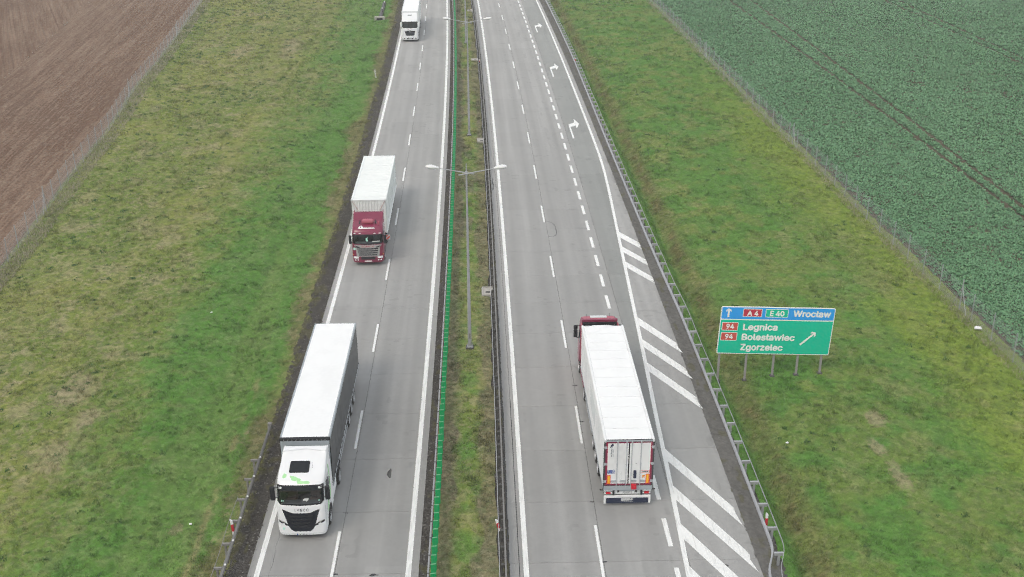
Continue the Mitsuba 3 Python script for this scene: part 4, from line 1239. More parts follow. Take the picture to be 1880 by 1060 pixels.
rp = ribbed(18, CL - 0.3, -0.10, 0, 0)
v = np.array([[x, 0.15 + a, CZ1 - 0.02 + h] for a, h in rp for x in (-CW + 0.13, CW - 0.13)])
i = np.arange(len(rp) - 1) * 2
put(f'{ck}__roof', (v, np.vstack([np.stack([i, i + 1, i + 3], 1), np.stack([i, i + 3, i + 2], 1)])), 'container_white', MC)
sp = ribbed(44, CL - 0.3, -0.035, 0, 0)
for sx in (-1, 1):
    v = np.array([[sx * (CW - 0.03 + h), 0.15 + a, z] for a, h in sp for z in (CZ0 + 0.12, CZ1 - 0.08)])
    i = np.arange(len(sp) - 1) * 2
    put(f'{ck}__side_wall', (v, np.vstack([np.stack([i, i + 1, i + 3], 1), np.stack([i, i + 3, i + 2], 1)])), 'container_white', MC)
    put(f'{ck}__top_rail', bx(*sorted((sx * (CW - 0.14), sx * CW)), 0.0, CL, CZ1 - 0.12, CZ1, 0.012), 'container_white', MC)
    put(f'{ck}__bottom_rail', bx(*sorted((sx * (CW - 0.10), sx * CW)), 0.0, CL, CZ0, CZ0 + 0.14, 0.012), 'container_white', MC)
    put(f'{ck}__side_graphic', cat([bx(*sorted((sx * (CW - 0.03), sx * (CW - 0.022))), a, a + 0.55, z, z + h) for a, z, h in ((3.0, 2.0, 0.9), (4.0, 2.2, 0.5), (5.2, 2.0, 0.9), (6.4, 2.4, 0.5), (7.3, 2.0, 0.8), (2.0, 1.7, 0.1), (8.6, 2.6, 0.4))]), 'container_line', MC)
    for yy0 in (0.0, CL - 0.18):
        for z in (CZ0, CZ1 - 0.12):
            put(f'{ck}__corner_casting', bx(*sorted((sx * (CW - 0.16), sx * (CW + 0.006))), yy0 - 0.006, yy0 + 0.186, z, z + 0.126, 0.01), 'container_line', MC)
    put(f'{ck}__front_strut', tube((sx * (CW - 0.1), -0.02, CZ1 - 0.1), (sx * (CW - 0.55), -0.04, CZ0 + 2.0), 0.022, 0.022, 6), 'strut_pink', MC)
fp = ribbed(11, 2 * CW - 0.24, 0.04, 0, 0)
v = np.array([[-CW + 0.12 + a, 0.02 + h, z] for a, h in fp for z in (CZ0 + 0.12, CZ1 - 0.11)])
i = np.arange(len(fp) - 1) * 2
put(f'{ck}__front_wall', (v, np.vstack([np.stack([i, i + 1, i + 3], 1), np.stack([i, i + 3, i + 2], 1)])), 'container_white', MC)
for yy0 in (0.0, CL - 0.16):
    put(f'{ck}__end_header', bx(-CW + 0.15, CW - 0.15, yy0 + 0.002, yy0 + 0.155, CZ1 - 0.118, CZ1 - 0.004, 0.012), 'container_white', MC)
trailer_running_gear(g, MC, -0.4)
hz = put(f'{g}__hazard_board', bx(1.40, 1.82, 0.2, 0.23, 1.55, 1.97, 0.01), 'plate_white', frame(83.3, -9.3))
M0 = frame(83.3, -9.3)
for a in (-0.22, 0.06):
    p = Polygon([(1.42, 1.62 + a), (1.42, 1.76 + a), (1.80, 2.10 + a), (1.80, 1.96 + a)]).intersection(sbox(1.42, 1.57, 1.80, 1.95))
    put(f'{hz}__stripe', upright(plate(p, 0.006), 0.198), 'reflex_red', M0)
put(f'{hz}__arm', tube((1.2, 0.26, 1.7), (1.45, 0.23, 1.7), 0.02, n=6), 'black_plastic', M0)

# ---- third lorry far up the road: white cab, white box trailer
g = thing('lorry', 'all-white lorry farthest up the left carriageway with a white box trailer', 'lorry')
MM = frame(170.6, -9.52)
cab = Cab([(0.30, 0.08, 1.15, 0.26, 0.06), (0.40, 0.0, 1.20, 0.26, 0.07), (1.0, 0.0, 1.22, 0.26, 0.08), (2.0, 0.06, 1.22, 0.25, 0.09), (2.15, 0.10, 1.21, 0.25, 0.09), (3.0, 0.28, 1.18, 0.25, 0.08), (3.1, 0.34, 1.18, 0.25, 0.08),
           (3.3, 0.62, 1.16, 0.28, 0.06), (3.5, 1.1, 1.15, 0.28, 0.04), (3.7, 1.65, 1.13, 0.25, 0.0), (3.85, 2.1, 1.12, 0.15, -0.06), (3.95, 2.38, 1.10, 0.06, -0.08)], 2.45)
SC = Polygon([(-1.08, 2.25), (-0.98, 2.14), (0.98, 2.14), (1.08, 2.25), (1.06, 3.0), (-1.06, 3.0)])
cabk = put(f'{g}__cab', cab.body(SC.buffer(-0.02)), 'white_lacquer', MM, smooth=35)
put(f'{cabk}__windscreen', cab.patch(SC.buffer(-0.015), off=0.0, th=0.006), 'windscreen_glass', MM)
put(f'{cabk}__windscreen_surround', cab.patch(SC.buffer(0.07).difference(SC.buffer(-0.03)), off=0.0, th=0.012), 'black_gloss', MM, smooth=30)
put(f'{cabk}__sun_visor', cab.patch([(-1.13, 3.0), (1.13, 3.0), (1.13, 3.1), (-1.13, 3.1)], off=0.03, th=0.04), 'white_lacquer', MM, smooth=30)
interior(cabk, MM, cab, 2.2, 'dash_grey')
GRM = Polygon([(-0.78, 1.62), (-0.40, 1.66), (0, 1.72), (0.40, 1.66), (0.78, 1.62), (0.64, 1.0), (0.34, 0.94), (-0.34, 0.94), (-0.64, 1.0)])
put(f'{cabk}__grille', cab.patch(GRM, off=0.0, th=0.02), 'grille_black', MM)
for z in (1.10, 1.25, 1.40):
    put(f'{cabk}__grille_bar', cab.patch([(-0.62, z), (0.62, z), (0.62, z + 0.03), (-0.62, z + 0.03)], off=0.02, th=0.01), 'dash_grey', MM)
ring = Point(0, 1.56).buffer(0.13).difference(Point(0, 1.56).buffer(0.105))
star = [Polygon([(0.02 * math.cos(a + 1.57), 1.56 + 0.02 * math.sin(a + 1.57)), (0.118 * math.cos(a), 1.56 + 0.118 * math.sin(a)), (0.02 * math.cos(a - 1.57), 1.56 + 0.02 * math.sin(a - 1.57))]) for a in (1.5708, 3.665, 5.76)]
put(f'{cabk}__emblem', cat([cab.patch(q, off=0.02, th=0.015) for q in [ring] + star]), 'rim_silver', MM)
put(f'{cabk}__lower_grille', cab.patch([(-0.52, 0.62), (0.52, 0.62), (0.46, 0.44), (-0.46, 0.44)], off=0.0, th=0.012), 'grille_black', MM)
put(f'{cabk}__number_plate', cab.patch([(-0.26, 0.44), (0.26, 0.44), (0.26, 0.54), (-0.26, 0.54)], off=0.015, th=0.01), 'plate_white', MM)
put(f'{cabk}__roof_hatch', cab.patch(rounded(-0.3, 1.55, 0.3, 1.75, 0.04), 'roof', 0.004, 0.02), 'dash_grey', MM)
for sx in (-1, 1):
    put(f'{cabk}__headlight', cab.patch([(sx * 0.72, 0.74), (sx * 1.10, 0.76), (sx * 1.12, 0.96), (sx * 0.80, 0.92)], off=0.0, th=0.014), 'lens_clear', MM, smooth=30)
    put(f'{cabk}__fog_lamp', cab.patch(rounded(*(sorted((sx * 0.70, sx * 1.02))[0], 0.50, sorted((sx * 0.70, sx * 1.02))[1], 0.60), 0.02), off=0.0, th=0.012), 'grille_black', MM)
    put(f'{cabk}__hood_mark', cab.patch([(sx * 0.24 - 0.09, 1.90), (sx * 0.24 + 0.09, 1.90), (sx * 0.24 + 0.07, 1.98), (sx * 0.24 - 0.07, 1.98)], off=0.002, th=0.006), 'burgundy_pale', MM)
    put(f'{cabk}__side_window', cab.patch([(0.7, 2.15), (1.5, 2.15), (1.5, 2.8), (0.85, 2.88)], 'side', 0.004, 0.01, sx), 'black_gloss', MM)
    mirror(cabk, MM, sx, 1.22, 0.22, 2.2, 2.95, 'white_lacquer')
tractor_under(g, MM, skirt='white_lacquer')
MN = frame(173.95, -9.54)
tk = put(f'{g}__trailer', bx(-1.27, 1.27, 0.0, 13.6, 1.12, 3.955, 0.02), 'trailer_white', MN)
put(f'{tk}__roof', bx(-1.20, 1.20, 0.07, 13.5, 3.957, 3.985, 0.01), 'roof_sheet', MN)
put(f'{tk}__front_beam', bx(-1.285, 1.285, -0.02, 0.06, 3.86, 4.0, 0.02), 'container_line', MN)
for sx in (-1, 1):
    put(f'{tk}__roof_rail', bx(*sorted((sx * 1.205, sx * 1.285)), 0.06, 13.6, 3.88, 4.0, 0.02), 'alu_rail', MN)
trailer_running_gear(g, MN, 0.0)

# ---- lorry on the right, seen from behind: white refrigerated trailer
g = thing('lorry', 'white refrigerated lorry with red cab driving away beside the exit lane', 'lorry')
MB = frame(64.75, 7.06, flip=True)
cab = Cab([(0.30, 0.08, 1.15, 0.26, 0.06), (0.40, 0.0, 1.20, 0.26, 0.07), (1.0, 0.0, 1.22, 0.26, 0.08), (2.0, 0.06, 1.22, 0.25, 0.09), (2.15, 0.10, 1.21, 0.25, 0.09), (3.0, 0.22, 1.17, 0.25, 0.08), (3.3, 0.26, 1.14, 0.25, 0.08),
           (3.46, 0.34, 1.11, 0.26, 0.06), (3.54, 0.46, 1.10, 0.26, 0.04), (3.60, 0.80, 1.10, 0.22, 0.03), (3.64, 1.15, 1.10, 0.16, 0.0), (3.72, 1.38, 1.12, 0.10, -0.06), (3.80, 1.5, 1.13, 0.05, -0.14)], 1.6)
SC = Polygon([(-1.08, 2.25), (-0.98, 2.14), (0.98, 2.14), (1.08, 2.25), (1.06, 2.95), (-1.06, 2.95)])
cabk = put(f'{g}__cab', cab.body(), 'burgundy_lacquer', MB, smooth=35)
put(f'{cabk}__windscreen', cab.patch(SC, off=0.0, th=0.01), 'black_gloss', MB)
put(f'{cabk}__roof_sky_sheen', cab.patch(rounded(-1.0, 0.56, 1.0, 1.22, 0.08), 'roof', 0.003, 0.012), 'burgundy_pale', MB, smooth=30)  # paler burgundy stands in for the sky reflected in the roof
put(f'{cabk}__roof_hatch', cab.patch(rounded(-0.52, 0.60, 0.52, 0.98, 0.05), 'roof', 0.016, 0.05), 'container_line', MB)
put(f'{cabk}__deflector_hollow_shade', bx(-1.08, 1.08, 1.605, 1.64, 1.2, 3.66, 0.01), 'black_plastic', MB)  # black plate painted in for the shaded hollow behind the deflector
put(f'{cabk}__deflector_stay', cat([tube((-0.55, 2.1, 3.66), (0.55, 2.1, 3.66), 0.02, n=6), tube((-0.95, 1.64, 3.45), (-0.5, 2.2, 3.66), 0.018, n=6), tube((0.95, 1.64, 3.45), (0.5, 2.2, 3.66), 0.018, n=6)]), 'alu_rail', MB)
for sx in (-1, 1):
    put(f'{cabk}__roof_horn', tube((sx * 0.72, 0.6, 3.54), (sx * 0.72, 0.6, 3.78), 0.014, 0.008, 6), 'black_plastic', MB)
    put(f'{cabk}__side_window', cab.patch([(0.7, 2.15), (1.5, 2.15), (1.5, 2.8), (0.85, 2.88)], 'side', 0.004, 0.01, sx), 'black_gloss', MB)
    a, b = 1.16, 1.50
    mk = put(f'{cabk}__mirror', cat([bx(*sorted((sx * 1.27, sx * 1.52)), 0.42, 0.60, 2.10, 2.62, 0.04), bx(*sorted((sx * 1.27, sx * 1.52)), 0.42, 0.58, 2.66, 2.92, 0.04)]), 'black_plastic', MB)
    put(f'{mk}__bracket', cat([tube((sx * 1.1, 0.62, z), (sx * 1.35, 0.52, z), 0.025, n=6) for z in (2.08, 2.95)]), 'black_plastic', MB)
    put(f'{cabk}__side_fairing', bx(*sorted((sx * 1.10, sx * 1.20)), 2.2, 4.3, 0.45, 1.25, 0.03), 'burgundy_lacquer', MB)
    put(f'{cabk}__side_deflector', bx(*sorted((sx * 1.10, sx * 1.17)), 1.55, 2.25, 1.2, 3.62, 0.03), 'burgundy_pale', MB)
tractor_under(g, MB, skirt='burgundy_lacquer')
MR = frame(61.99, 7.10, flip=True) @ T4().rotate([0, 0, 1], -0.12)
tk = put(f'{g}__trailer', bx(-1.27, 1.27, 0.03, 13.45, 1.10, 3.95, 0.012), 'trailer_white', MR)
put(f'{tk}__roof_base', bx(-1.15, 1.15, 0.06, 13.44, 3.9515, 3.956), 'container_line', MR)
seams = np.linspace(0.1, 13.42, 13)
for a, b in zip(seams[:-1], seams[1:]):
    put(f'{tk}__roof_panel', bx(-1.14, 1.14, a + 0.016, b - 0.016, 3.957, 3.984, 0.006), 'roof_sheet', MR)
for sx in (-1, 1):
    put(f'{tk}__roof_rail', bx(*sorted((sx * 1.155, sx * 1.29)), 0.0, 13.5, 3.86, 4.0, 0.025), 'trailer_white', MR)
    put(f'{tk}__side_rail', bx(*sorted((sx * 1.26, sx * 1.288)), 0.05, 13.45, 1.08, 1.24, 0.01), 'alu_rail', MR)
    for d in np.arange(1.2, 13.0, 1.2):
        put(f'{tk}__side_seam', bx(*sorted((sx * 1.269, sx * 1.275)), d, d + 0.02, 1.24, 3.86), 'container_line', MR)
    put(f'{tk}__side_plate', bx(*sorted((sx * 1.27, sx * 1.276)), 6.2, 8.9, 2.0, 3.2), 'container_line', MR)
put(f'{tk}__cooling_unit', cat([bx(-0.95, 0.95, -0.42, 0.03, 2.1, 3.75, 0.06), bx(-0.6, 0.6, -0.40, -0.05, 3.752, 3.80, 0.02)]), 'trailer_white', MR)
trailer_running_gear(g, MR, 0.0)
for sx in (-1, 1):
    put(f'{tk}__tail_mudguard', bx(*sorted((sx * 0.86, sx * 1.26)), 11.1, 11.14, 0.35, 1.0, 0.01), 'black_plastic', MR)
# the rear: drawn in (u across from the left, z) facing backwards; u -> -x when seen from behind
YB = 13.45


def back(poly, y, th):
    """Plate on the rear wall; polygon in (right-hand distance from the middle as seen from behind, z)."""
    poly = poly if hasattr(poly, 'exterior') or hasattr(poly, 'geoms') else Polygon(poly)
    m = cat([trimesh.creation.extrude_polygon(q, th, engine='earcut') for q in getattr(poly, 'geoms', [poly])])
    return _back(m, y)


def _back(m, y):
    v = np.array(m.vertices)
    m = trimesh.Trimesh(np.stack([-v[:, 0], YB + y + v[:, 2], v[:, 1]], 1), m.faces, process=False)
    m.fix_normals()
    return m


def B(name, poly, y, th, bsdf, parent=None):
    return put(f'{parent or tk}__{name}', back(poly, y, th), bsdf, MR)


fk = B('rear_frame', sbox(-1.285, 1.0, 1.285, 3.99).difference(sbox(-1.155, 1.40, 1.155, 3.86)), -0.05, 0.085, 'chassis_dark')
B('rear_header', sbox(-1.27, 3.905, 1.27, 3.985), 0.0, 0.05, 'front_wall_grey')
B('rear_sill', sbox(-1.25, 1.03, 1.25, 1.27), 0.036, 0.05, 'front_wall_grey')
B('red_seal', sbox(-1.20, 1.315, 1.20, 3.885).difference(sbox(-1.105, 1.405, 1.105, 3.825)), 0.037, 0.012, 'burgundy_lacquer')
for sx in (-1, 1):
    B('rear_door', sbox(*sorted((sx * 0.03, sx * 1.10))[:1], 1.41, sorted((sx * 0.03, sx * 1.10))[1], 3.82), 0.0, 0.045, 'trailer_white')
    B('door_edge', sbox(*sorted((sx * 0.034, sx * 0.10))[:1], 1.41, sorted((sx * 0.034, sx * 0.10))[1], 3.83), 0.046, 0.008, 'roof_sheet')
    for z in (3.58, 2.60, 1.56):
        B('hinge', sbox(*sorted((sx * 1.13, sx * 1.275))[:1], z - 0.07, sorted((sx * 1.13, sx * 1.275))[1], z + 0.07), 0.05, 0.03, 'alu_rail')
    B('outline_marking', sbox(*sorted((sx * 1.095, sx * 1.125))[:1], 1.36, sorted((sx * 1.095, sx * 1.125))[1], 3.84), 0.05, 0.006, 'letter_red')
    B('reflective_plate', sbox(*sorted((sx * 0.90, sx * 1.09))[:1], 1.40, sorted((sx * 0.90, sx * 1.09))[1], 1.93 + 0.04 * (sx > 0)), 0.047, 0.008, 'reflex_red')
    B('reflective_plate_centre', sbox(*sorted((sx * 0.935, sx * 1.055))[:1], 1.435, sorted((sx * 0.935, sx * 1.055))[1], 1.895 + 0.04 * (sx > 0)), 0.0555, 0.004, 'reflex_yellow')
B('door_gap', sbox(-0.032, 1.41, 0.032, 3.83), 0.03, 0.03, 'black_plastic')
for x in (-0.60, -0.13, 0.13, 0.60):
    put(f'{tk}__lock_rod', tube((-x, YB + 0.085, 1.20), (-x, YB + 0.085, 3.93), 0.02, n=8), 'alu_rail', MR)
    for z in (1.22, 2.58, 3.80, 3.91):
        B('rod_bracket', sbox(x - 0.035, z - 0.025, x + 0.035, z + 0.025), 0.046, 0.065, 'alu_rail')
    B('lock_handle', sbox(x - (0.27 if x < 0 else -0.02), 1.53, x + (-0.02 if x < 0 else 0.27), 1.575), 0.075, 0.03, 'rim_silver')
    B('lock_recess', rounded(x - (0.30 if x < 0 else 0.0), 1.49, x + (0.0 if x < 0 else 0.30), 1.615, 0.02), 0.0465, 0.006, 'front_wall_grey')
ek = [(0.0, 0.02), (0.06, 0.10), (0.14, 0.15), (0.30, 0.16), (0.38, 0.12), (0.43, 0.03), (0.46, 0.04), (0.42, 0.14), (0.48, 0.10), (0.44, -0.04), (0.40, -0.05), (0.38, 0.03), (0.30, 0.02), (0.29, -0.07), (0.22, -0.07), (0.22, 0.0), (0.12, 0.0), (0.10, -0.07), (0.03, -0.07)]


def vtext(s, x, z, length, h, bsdf, name):
    """Upward-reading lettering on the left door."""
    m = txt(s, 0, 0, length, h, 0.005)
    v = np.array(m.vertices)
    m = trimesh.Trimesh(np.stack([x - v[:, 1], z + v[:, 0], v[:, 2]], 1), m.faces, process=False)
    put(f'{tk}__{name}', _back(m, 0.0465), bsdf, MR)


emblem = affinity.translate(affinity.scale(affinity.rotate(Polygon(ek).buffer(0), 20, origin=(0, 0)), 0.42, 0.9, origin=(0, 0)), -0.97, 3.56)
B('emblem', emblem, 0.0465, 0.005, 'navy')
vtext('SCHMITZ', -0.87, 3.02, 0.46, 0.062, 'navy', 'maker_name')
vtext('CARGOBULL', -0.785, 3.02, 0.46, 0.055, 'front_wall_grey', 'maker_name')
for i, c in enumerate('TIR'):
    x0 = -1.085 + 0.128 * i
    B('tir_plate', sbox(x0, 2.02, x0 + 0.122, 2.24), 0.0465, 0.005, 'plate_blue')
    put(f'{tk}__tir_letter', _back(txt(c, x0 + (0.05 if c == 'I' else 0.022), 2.05, 0.028 if c == 'I' else 0.08, 0.16, 0.004), 0.0518), 'plate_white', MR)
for z in (2.08, 1.90, 1.72):
    B('approval_ring', Point(-0.40, z).buffer(0.065).difference(Point(-0.40, z).buffer(0.05)), 0.0465, 0.004, 'container_line')
B('door_bumper', rounded(0.26, 1.76, 0.40, 2.20, 0.02), 0.0465, 0.07, 'navy')
B('small_label', sbox(0.33, 2.60, 0.44, 2.63), 0.0465, 0.004, 'letter_grey')
B('warning_label', sbox(0.60, 2.03, 1.08, 2.19), 0.0465, 0.004, 'reflex_red')
B('warning_label_face', sbox(0.625, 2.05, 1.055, 2.17), 0.051, 0.003, 'plate_white')
B('warning_label_bar', sbox(0.72, 2.085, 1.03, 2.135), 0.0545, 0.003, 'letter_grey')
B('square_label', sbox(0.72, 1.72, 0.87, 1.90), 0.0465, 0.004, 'lens_amber')
B('square_label_face', Polygon([(0.735, 1.735), (0.855, 1.735), (0.855, 1.86)]), 0.051, 0.003, 'plate_white')
B('red_box', rounded(0.16, 1.16, 0.42, 1.42, 0.03), 0.09, 0.14, 'lens_red')
lk = B('light_panel', sbox(-0.72, 0.70, 0.72, 1.02), -0.10, 0.03, 'trailer_white')
for sx in (-1, 1):
    a, b = sorted((sx * 0.76, sx * 1.22))
    k = B('tail_light', rounded(a, 0.75, b, 0.90, 0.02), -0.06, 0.07, 'black_plastic')
    B('red_lens', sbox(a + 0.11, 0.765, b - 0.11, 0.885), 0.0105, 0.012, 'lens_red')
    for x in (a + 0.06, b - 0.06):
        B('white_lens', Point(x, 0.825).buffer(0.05), 0.0105, 0.012, 'lens_clear')
    B('lamp_hood', sbox(a, 0.91, b, 0.985), -0.08, 0.09, 'trailer_white')
    B('black_buffer', rounded(*((sx * 0.72 - 0.045), 0.72, (sx * 0.72 + 0.045), 1.02), 0.02), -0.03, 0.10, 'black_plastic')
    put(f'{tk}__side_marker', tube((sx * 1.22, YB - 0.05, 0.95), (sx * 1.42, YB - 0.02, 1.02), 0.025, 0.035, 8), 'black_plastic', MR)
B('number_plate', sbox(-0.26, 0.73, 0.26, 0.85), -0.068, 0.01, 'plate_white')
put(f'{tk}__number', _back(txt('TKI 0207 Y', -0.235, 0.753, 0.47, 0.078, 0.004), -0.057), 'letter_grey', MR)
B('plate_hood', sbox(-0.36, 0.88, 0.36, 0.96), -0.07, 0.03, 'front_wall_grey')
put(f'{tk}__rear_bar', bx(-1.21, 1.21, YB - 0.04, YB + 0.06, 0.53, 0.67, 0.02), 'trailer_white', MR)
for sx in (-1, 1):
    put(f'{tk}__bar_leg', bx(*sorted((sx * 1.10, sx * 1.21)), YB - 0.03, YB + 0.05, 0.19, 0.528, 0.01), 'trailer_white', MR)
fl = B('mud_flap', sbox(-1.08, 0.21, 1.08, 0.525), 0.015, 0.02, 'navy')
B('flap_plate', sbox(-0.32, 0.36, 0.14, 0.49), 0.0355, 0.004, 'plate_white')
put(f'{tk}__flap_name', _back(txt('CARGOBULL', -0.30, 0.395, 0.42, 0.06, 0.003), 0.040), 'front_wall_grey', MR)
B('flap_emblem', affinity.translate(affinity.scale(Polygon(ek).buffer(0), 0.34, 0.55, origin=(0, 0)), 0.15, 0.40), 0.0355, 0.004, 'plate_white')
put(f'{tk}__flap_name', _back(txt('The Trailer Company', -0.31, 0.28, 0.62, 0.04, 0.003, False), 0.036), 'plate_white', MR)

# ------------------------------------------------------------------ vegetation: real blades and leaves, spread where the ground is in reach of the view
def t_left(s):
    return -23.3 - (s - 43.7) * 0.372 - 4


def t_right(s):
    return 25.0 + (s - 42) * 0.477 + 4


def scatter(dens, s0, s1, ta, tb):
    """Random points with a density per square metre that depends on s."""
    S, Tt = [], []
    for a in np.arange(s0, s1, 2.0):
        lo, hi = ta(a), tb(a)
        if hi <= lo:
            continue
        n = rng.poisson(dens(a) * 2.0 * (hi - lo))
        S.append(rng.uniform(a, a + 2, n))
        Tt.append(rng.uniform(lo, hi, n))
    return np.concatenate(S), np.concatenate(Tt)


def blades(key, s, t, h, w, lean, bsdf, zf=terrain, jit=0.35, kind='stuff', label=None, leaf=False):
    """One tapering blade (or, for leaf, a bent two-piece leaf) per point."""
    n = len(s)
    base = W(s, t, zf(s, t) - 0.01)
    a = rng.uniform(0, 2 * np.pi, n)
    d = np.stack([np.cos(a), np.sin(a), np.zeros(n)], 1)
    side = np.stack([-np.sin(a), np.cos(a), np.zeros(n)], 1) * (w / 2)[:, None]
    up = np.array([0, 0, 1.0])
    q = np.clip(lean, 0, 1.4)[:, None]
    tip = base + (d * np.sin(q) + up * np.cos(q)) * h[:, None]
    uvr = np.stack([s + rng.normal(0, jit, n), t + rng.normal(0, jit, n)], 1)
    if not leaf:
        v = np.stack([base - side, base + side, tip], 1).reshape(-1, 3)
        f = np.arange(3 * n).reshape(-1, 3)
        uv = np.repeat(uvr, 3, 0)
    else:
        mid = base + (d * np.sin(q * 0.75) + up * np.cos(q * 0.75)) * (h * 0.55)[:, None]
        v = np.stack([base, mid - side, mid + side, tip], 1).reshape(-1, 3)
        i = np.arange(n)[:, None] * 4
        f = np.vstack([i + [0, 2, 1], i + [1, 2, 3]])
        uv = np.repeat(uvr, 4, 0)
    k = put(key, (v, f), bsdf, uv=uv)
    labels[k] = {'kind': kind}
    if label:
        labels[k].update(label)
    return k


def tufts(s, t, n, spread):
    """n blades round every point."""
    s2 = np.repeat(s, n) + rng.normal(0, 1, len(s) * n) * spread
    t2 = np.repeat(t, n) + rng.normal(0, 1, len(s) * n) * spread
    return s2, t2


def far(s):
    return np.clip((s - 42) / 60.0, 0, 3)


# grass of the two verges: a thin carpet and, over it, tussocks of longer blades
GRASS = {'label': 'patchy tussocky grass covering the verge', 'category': 'grass'}
for key, ta, tb in (('left_verge_grass', lambda s: max(lf(s) + 0.2, t_left(s)), lambda s: -12.35), ('right_verge_grass', lambda s: 14.15, lambda s: min(rf(s) - 0.1, t_right(s)))):
    s, t = scatter(lambda a: 60 / (1 + 0.75 * far(a)) ** 2, 38, 222, ta, tb)
    p = np.stack([s, t, 0 * s], -1)
    keep = rng.random(len(s)) < np.clip(0.3 + 1.3 * (meshkit.fbm(p * 0.8 + 3, 3) - 0.3), 0.15, 1)
    s, t = s[keep], t[keep]
    s1, t1 = scatter(lambda a: 8.5 / (1 + 0.55 * far(a)) ** 2, 38, 222, ta, tb)
    p = np.stack([s1, t1, 0 * s1], -1)
    m = meshkit.fbm(p * 0.45 + 3, 3)
    keep = rng.random(len(s1)) < np.clip(0.25 + 2.4 * (m - 0.36), 0.10, 1)
    s1, t1, m = s1[keep], t1[keep], m[keep]
    n = 15
    rad = np.repeat(rng.uniform(0.05, 0.15, len(s1)) * (1 + 0.45 * far(s1)), n)
    s2 = np.repeat(s1, n) + rng.normal(0, 1, len(rad)) * rad
    t2 = np.repeat(t1, n) + rng.normal(0, 1, len(rad)) * rad
    t2 = np.maximum(t2, 14.0) if key[0] == 'r' else np.minimum(t2, -12.2)
    h2 = np.repeat(rng.uniform(0.08, 0.24, len(s1)) * (0.6 + 0.8 * m), n) * rng.uniform(0.6, 1.2, len(rad)) * (1 + 0.25 * far(s2))
    S, Tt = np.concatenate([s, s2]), np.concatenate([t, t2])
    fz = 1 + 0.75 * far(S)
    H = np.concatenate([rng.uniform(0.04, 0.10, len(s)) * np.sqrt(fz[:len(s)]), h2])
    blades(key, S, Tt, H, (0.016 + 0.022 * rng.random(len(S))) * fz, rng.uniform(0.2, 1.15, len(S)), 'grass', jit=0.22, label=GRASS)
# stray clumps of darker weeds
mat('weed', {'type': 'diffuse', 'reflectance': mikit.proc(lambda p, n, uv: mix((0.045, 0.105, 0.035), (0.095, 0.175, 0.055), noise(uv.x * 2.0, uv.y * 2.0)) * (0.7 + 0.6 * noise(uv.x * 31.0, uv.y * 29.0)))})
for key, ta, tb, dn in (('left_weed_clumps', lambda s: max(lf(s) + 0.6, t_left(s)), lambda s: -17.5, 0.55), ('right_weed_clumps', lambda s: 16.5, lambda s: min(rf(s) - 0.4, t_right(s)), 0.3)):
    s, t = scatter(lambda a: dn, 42, 220, ta, tb)
    p = np.stack([s, t, 0 * s], -1)
    keep = rng.random(len(s)) < np.clip(2.6 * (meshkit.fbm(p * 0.16 + 40, 3) - 0.32), 0.04, 1)
    s, t = s[keep], t[keep]
    r = rng.uniform(0.04, 0.12, len(s)) * (1 + 0.25 * far(s))
    n = 26
    s2, t2 = tufts(s, t, n, 1.0)
    s2 = np.repeat(s, n) + (s2 - np.repeat(s, n)) * np.repeat(r, n)
    t2 = np.repeat(t, n) + (t2 - np.repeat(t, n)) * np.repeat(r, n)
    h = np.repeat(r, n) * rng.uniform(0.7, 1.5, len(s2))
    blades(key, s2, t2, h, h * 0.38, rng.uniform(0.15, 1.1, len(s2)), 'weed', leaf=True, label={'label': 'scattered dark weed clumps among the grass', 'category': 'weeds'})
# median: moss, bare soil and taller tussocks
s1, t1 = scatter(lambda a: 26 / (1 + 0.7 * far(a)) ** 2, 38, 222, lambda s: -2.45, lambda s: 0.22)
p = np.stack([s1, t1, 0 * s1], -1)
m = meshkit.fbm(p * np.array([0.45, 0.9, 1]) + 3, 3)
keep = rng.random(len(s1)) < np.clip(2.6 * (m - 0.36) - 0.4 * np.exp(-((t1 + 2.4) / 0.35) ** 2) - 0.35 * np.exp(-((t1 - 0.35) / 0.3) ** 2), 0.04, 1)
s1, t1, m = s1[keep], t1[keep], m[keep]
n = 13
rad = np.repeat(rng.uniform(0.04, 0.12, len(s1)) * (1 + 0.35 * far(s1)), n)
s2 = np.repeat(s1, n) + rng.normal(0, 1, len(rad)) * rad
t2 = np.clip(np.repeat(t1, n) + rng.normal(0, 1, len(rad)) * rad, -2.6, 0.36)
h = np.repeat(rng.uniform(0.08, 0.26, len(s1)) * (0.6 + 0.8 * m), n) * rng.uniform(0.6, 1.2, len(rad)) * (1 + 0.2 * far(s2))
blades('median_grass', s2, t2, h, (0.018 + 0.02 * rng.random(len(s2))) * (1 + 0.7 * far(s2)), rng.uniform(0.25, 1.15, len(s2)), 'grass', jit=0.16, label={'label': 'uneven mossy grass filling the median', 'category': 'grass'})
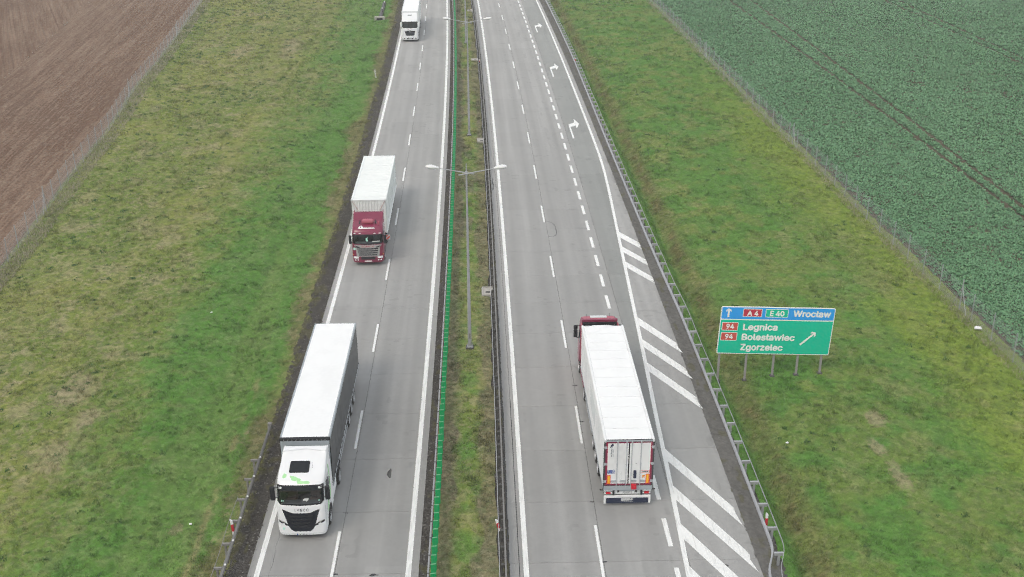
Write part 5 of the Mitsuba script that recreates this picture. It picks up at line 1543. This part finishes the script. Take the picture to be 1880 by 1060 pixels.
# straw at the feet of the fences
for key, tf, a, b, off0, off1 in (('left_fence_dry_grass', lf, 64, 226, -0.6, 1.45), ('right_fence_dry_grass', rf, 42, 226, -0.75, 0.55)):
    s, t = scatter(lambda q: 200 / (1 + 0.55 * far(q)) ** 1.7, a, b, lambda q: float(tf(q)) + off0, lambda q: float(tf(q)) + off1)
    fz = 1 + 0.6 * far(s)
    h = rng.uniform(0.10, 0.46 if tf is lf else 0.30, len(s)) * (0.5 + meshkit.noise(np.stack([s, t, 0 * s], -1) * 0.6))
    blades(key, s, t, h, (0.012 + 0.014 * rng.random(len(s))) * fz, rng.uniform(0.05, 0.95, len(s)), 'straw', label={'label': 'pale dry grass along the foot of the fence', 'category': 'dry grass'})
# the crop: leafy plants, gaps along the wheel tracks
s, t = scatter(lambda a: 78 / (1 + 0.45 * far(a)) ** 2, 56, 226, lambda s: float(rf(s)) + 0.8, lambda s: t_right(s))
ok = np.ones(len(s), bool)
for tr in tracks(s):
    ok &= np.abs(t - tr) > 0.27 + 0.05 * np.sin(s * 1.7)
p = np.stack([s, t, 0 * s], -1)
bare = np.zeros(len(s), bool)
for a, b, ra, rb in ((140.0, 56.5, 3.0, 1.2), (134.0, 65.0, 2.5, 0.9), (137.0, 61.0, 2.5, 1.0), (120.0, 66.0, 1.2, 2.6)):
    bare |= ((s - a) / ra) ** 2 + ((t - b) / rb) ** 2 + 0.9 * (meshkit.noise(p * 0.8) - 0.5) < 1
ok &= ~(bare & (rng.random(len(s)) < 0.6))
vig = meshkit.fbm(p * 0.55, 3)
edge = np.clip((t - rf(s) - 0.7) / 2.0, 0.15, 1)
ok &= rng.random(len(s)) < (0.8 + 0.6 * vig) * edge
s, t, vig = s[ok], t[ok], vig[ok]
nl = 5
s2, t2 = tufts(s, t, nl, 0.055)
fz = 1 + 0.42 * far(s2)
h = rng.uniform(0.10, 0.22, len(s2)) * np.repeat(0.6 + 0.8 * vig, nl) * fz ** 0.7
blades('green_crop', s2, t2, h, h * rng.uniform(0.5, 0.75, len(s2)), rng.uniform(0.55, 1.4, len(s2)), 'crop_leaf', zf=lambda s, t: 0 * s - 0.01, leaf=True, jit=0.25,
       label={'label': 'dense bluish green leafy crop in the field right of the fence', 'category': 'crop'})
print('crop plants', len(s), 'entries', len(scene), 'triangles', sum(len(x[1]) for x in meshkit.WRITTEN.values()))

# ------------------------------------------------------------------ hazy air round the whole scene
scene['haze'] = {'type': 'cube', 'to_world': T4().translate([0, 300, 17.0]).scale([2600, 2600, 19.0]), 'bsdf': {'type': 'null'}, 'interior': {'type': 'ref', 'id': 'haze_air'}}
labels['haze'] = {'kind': 'stuff'}
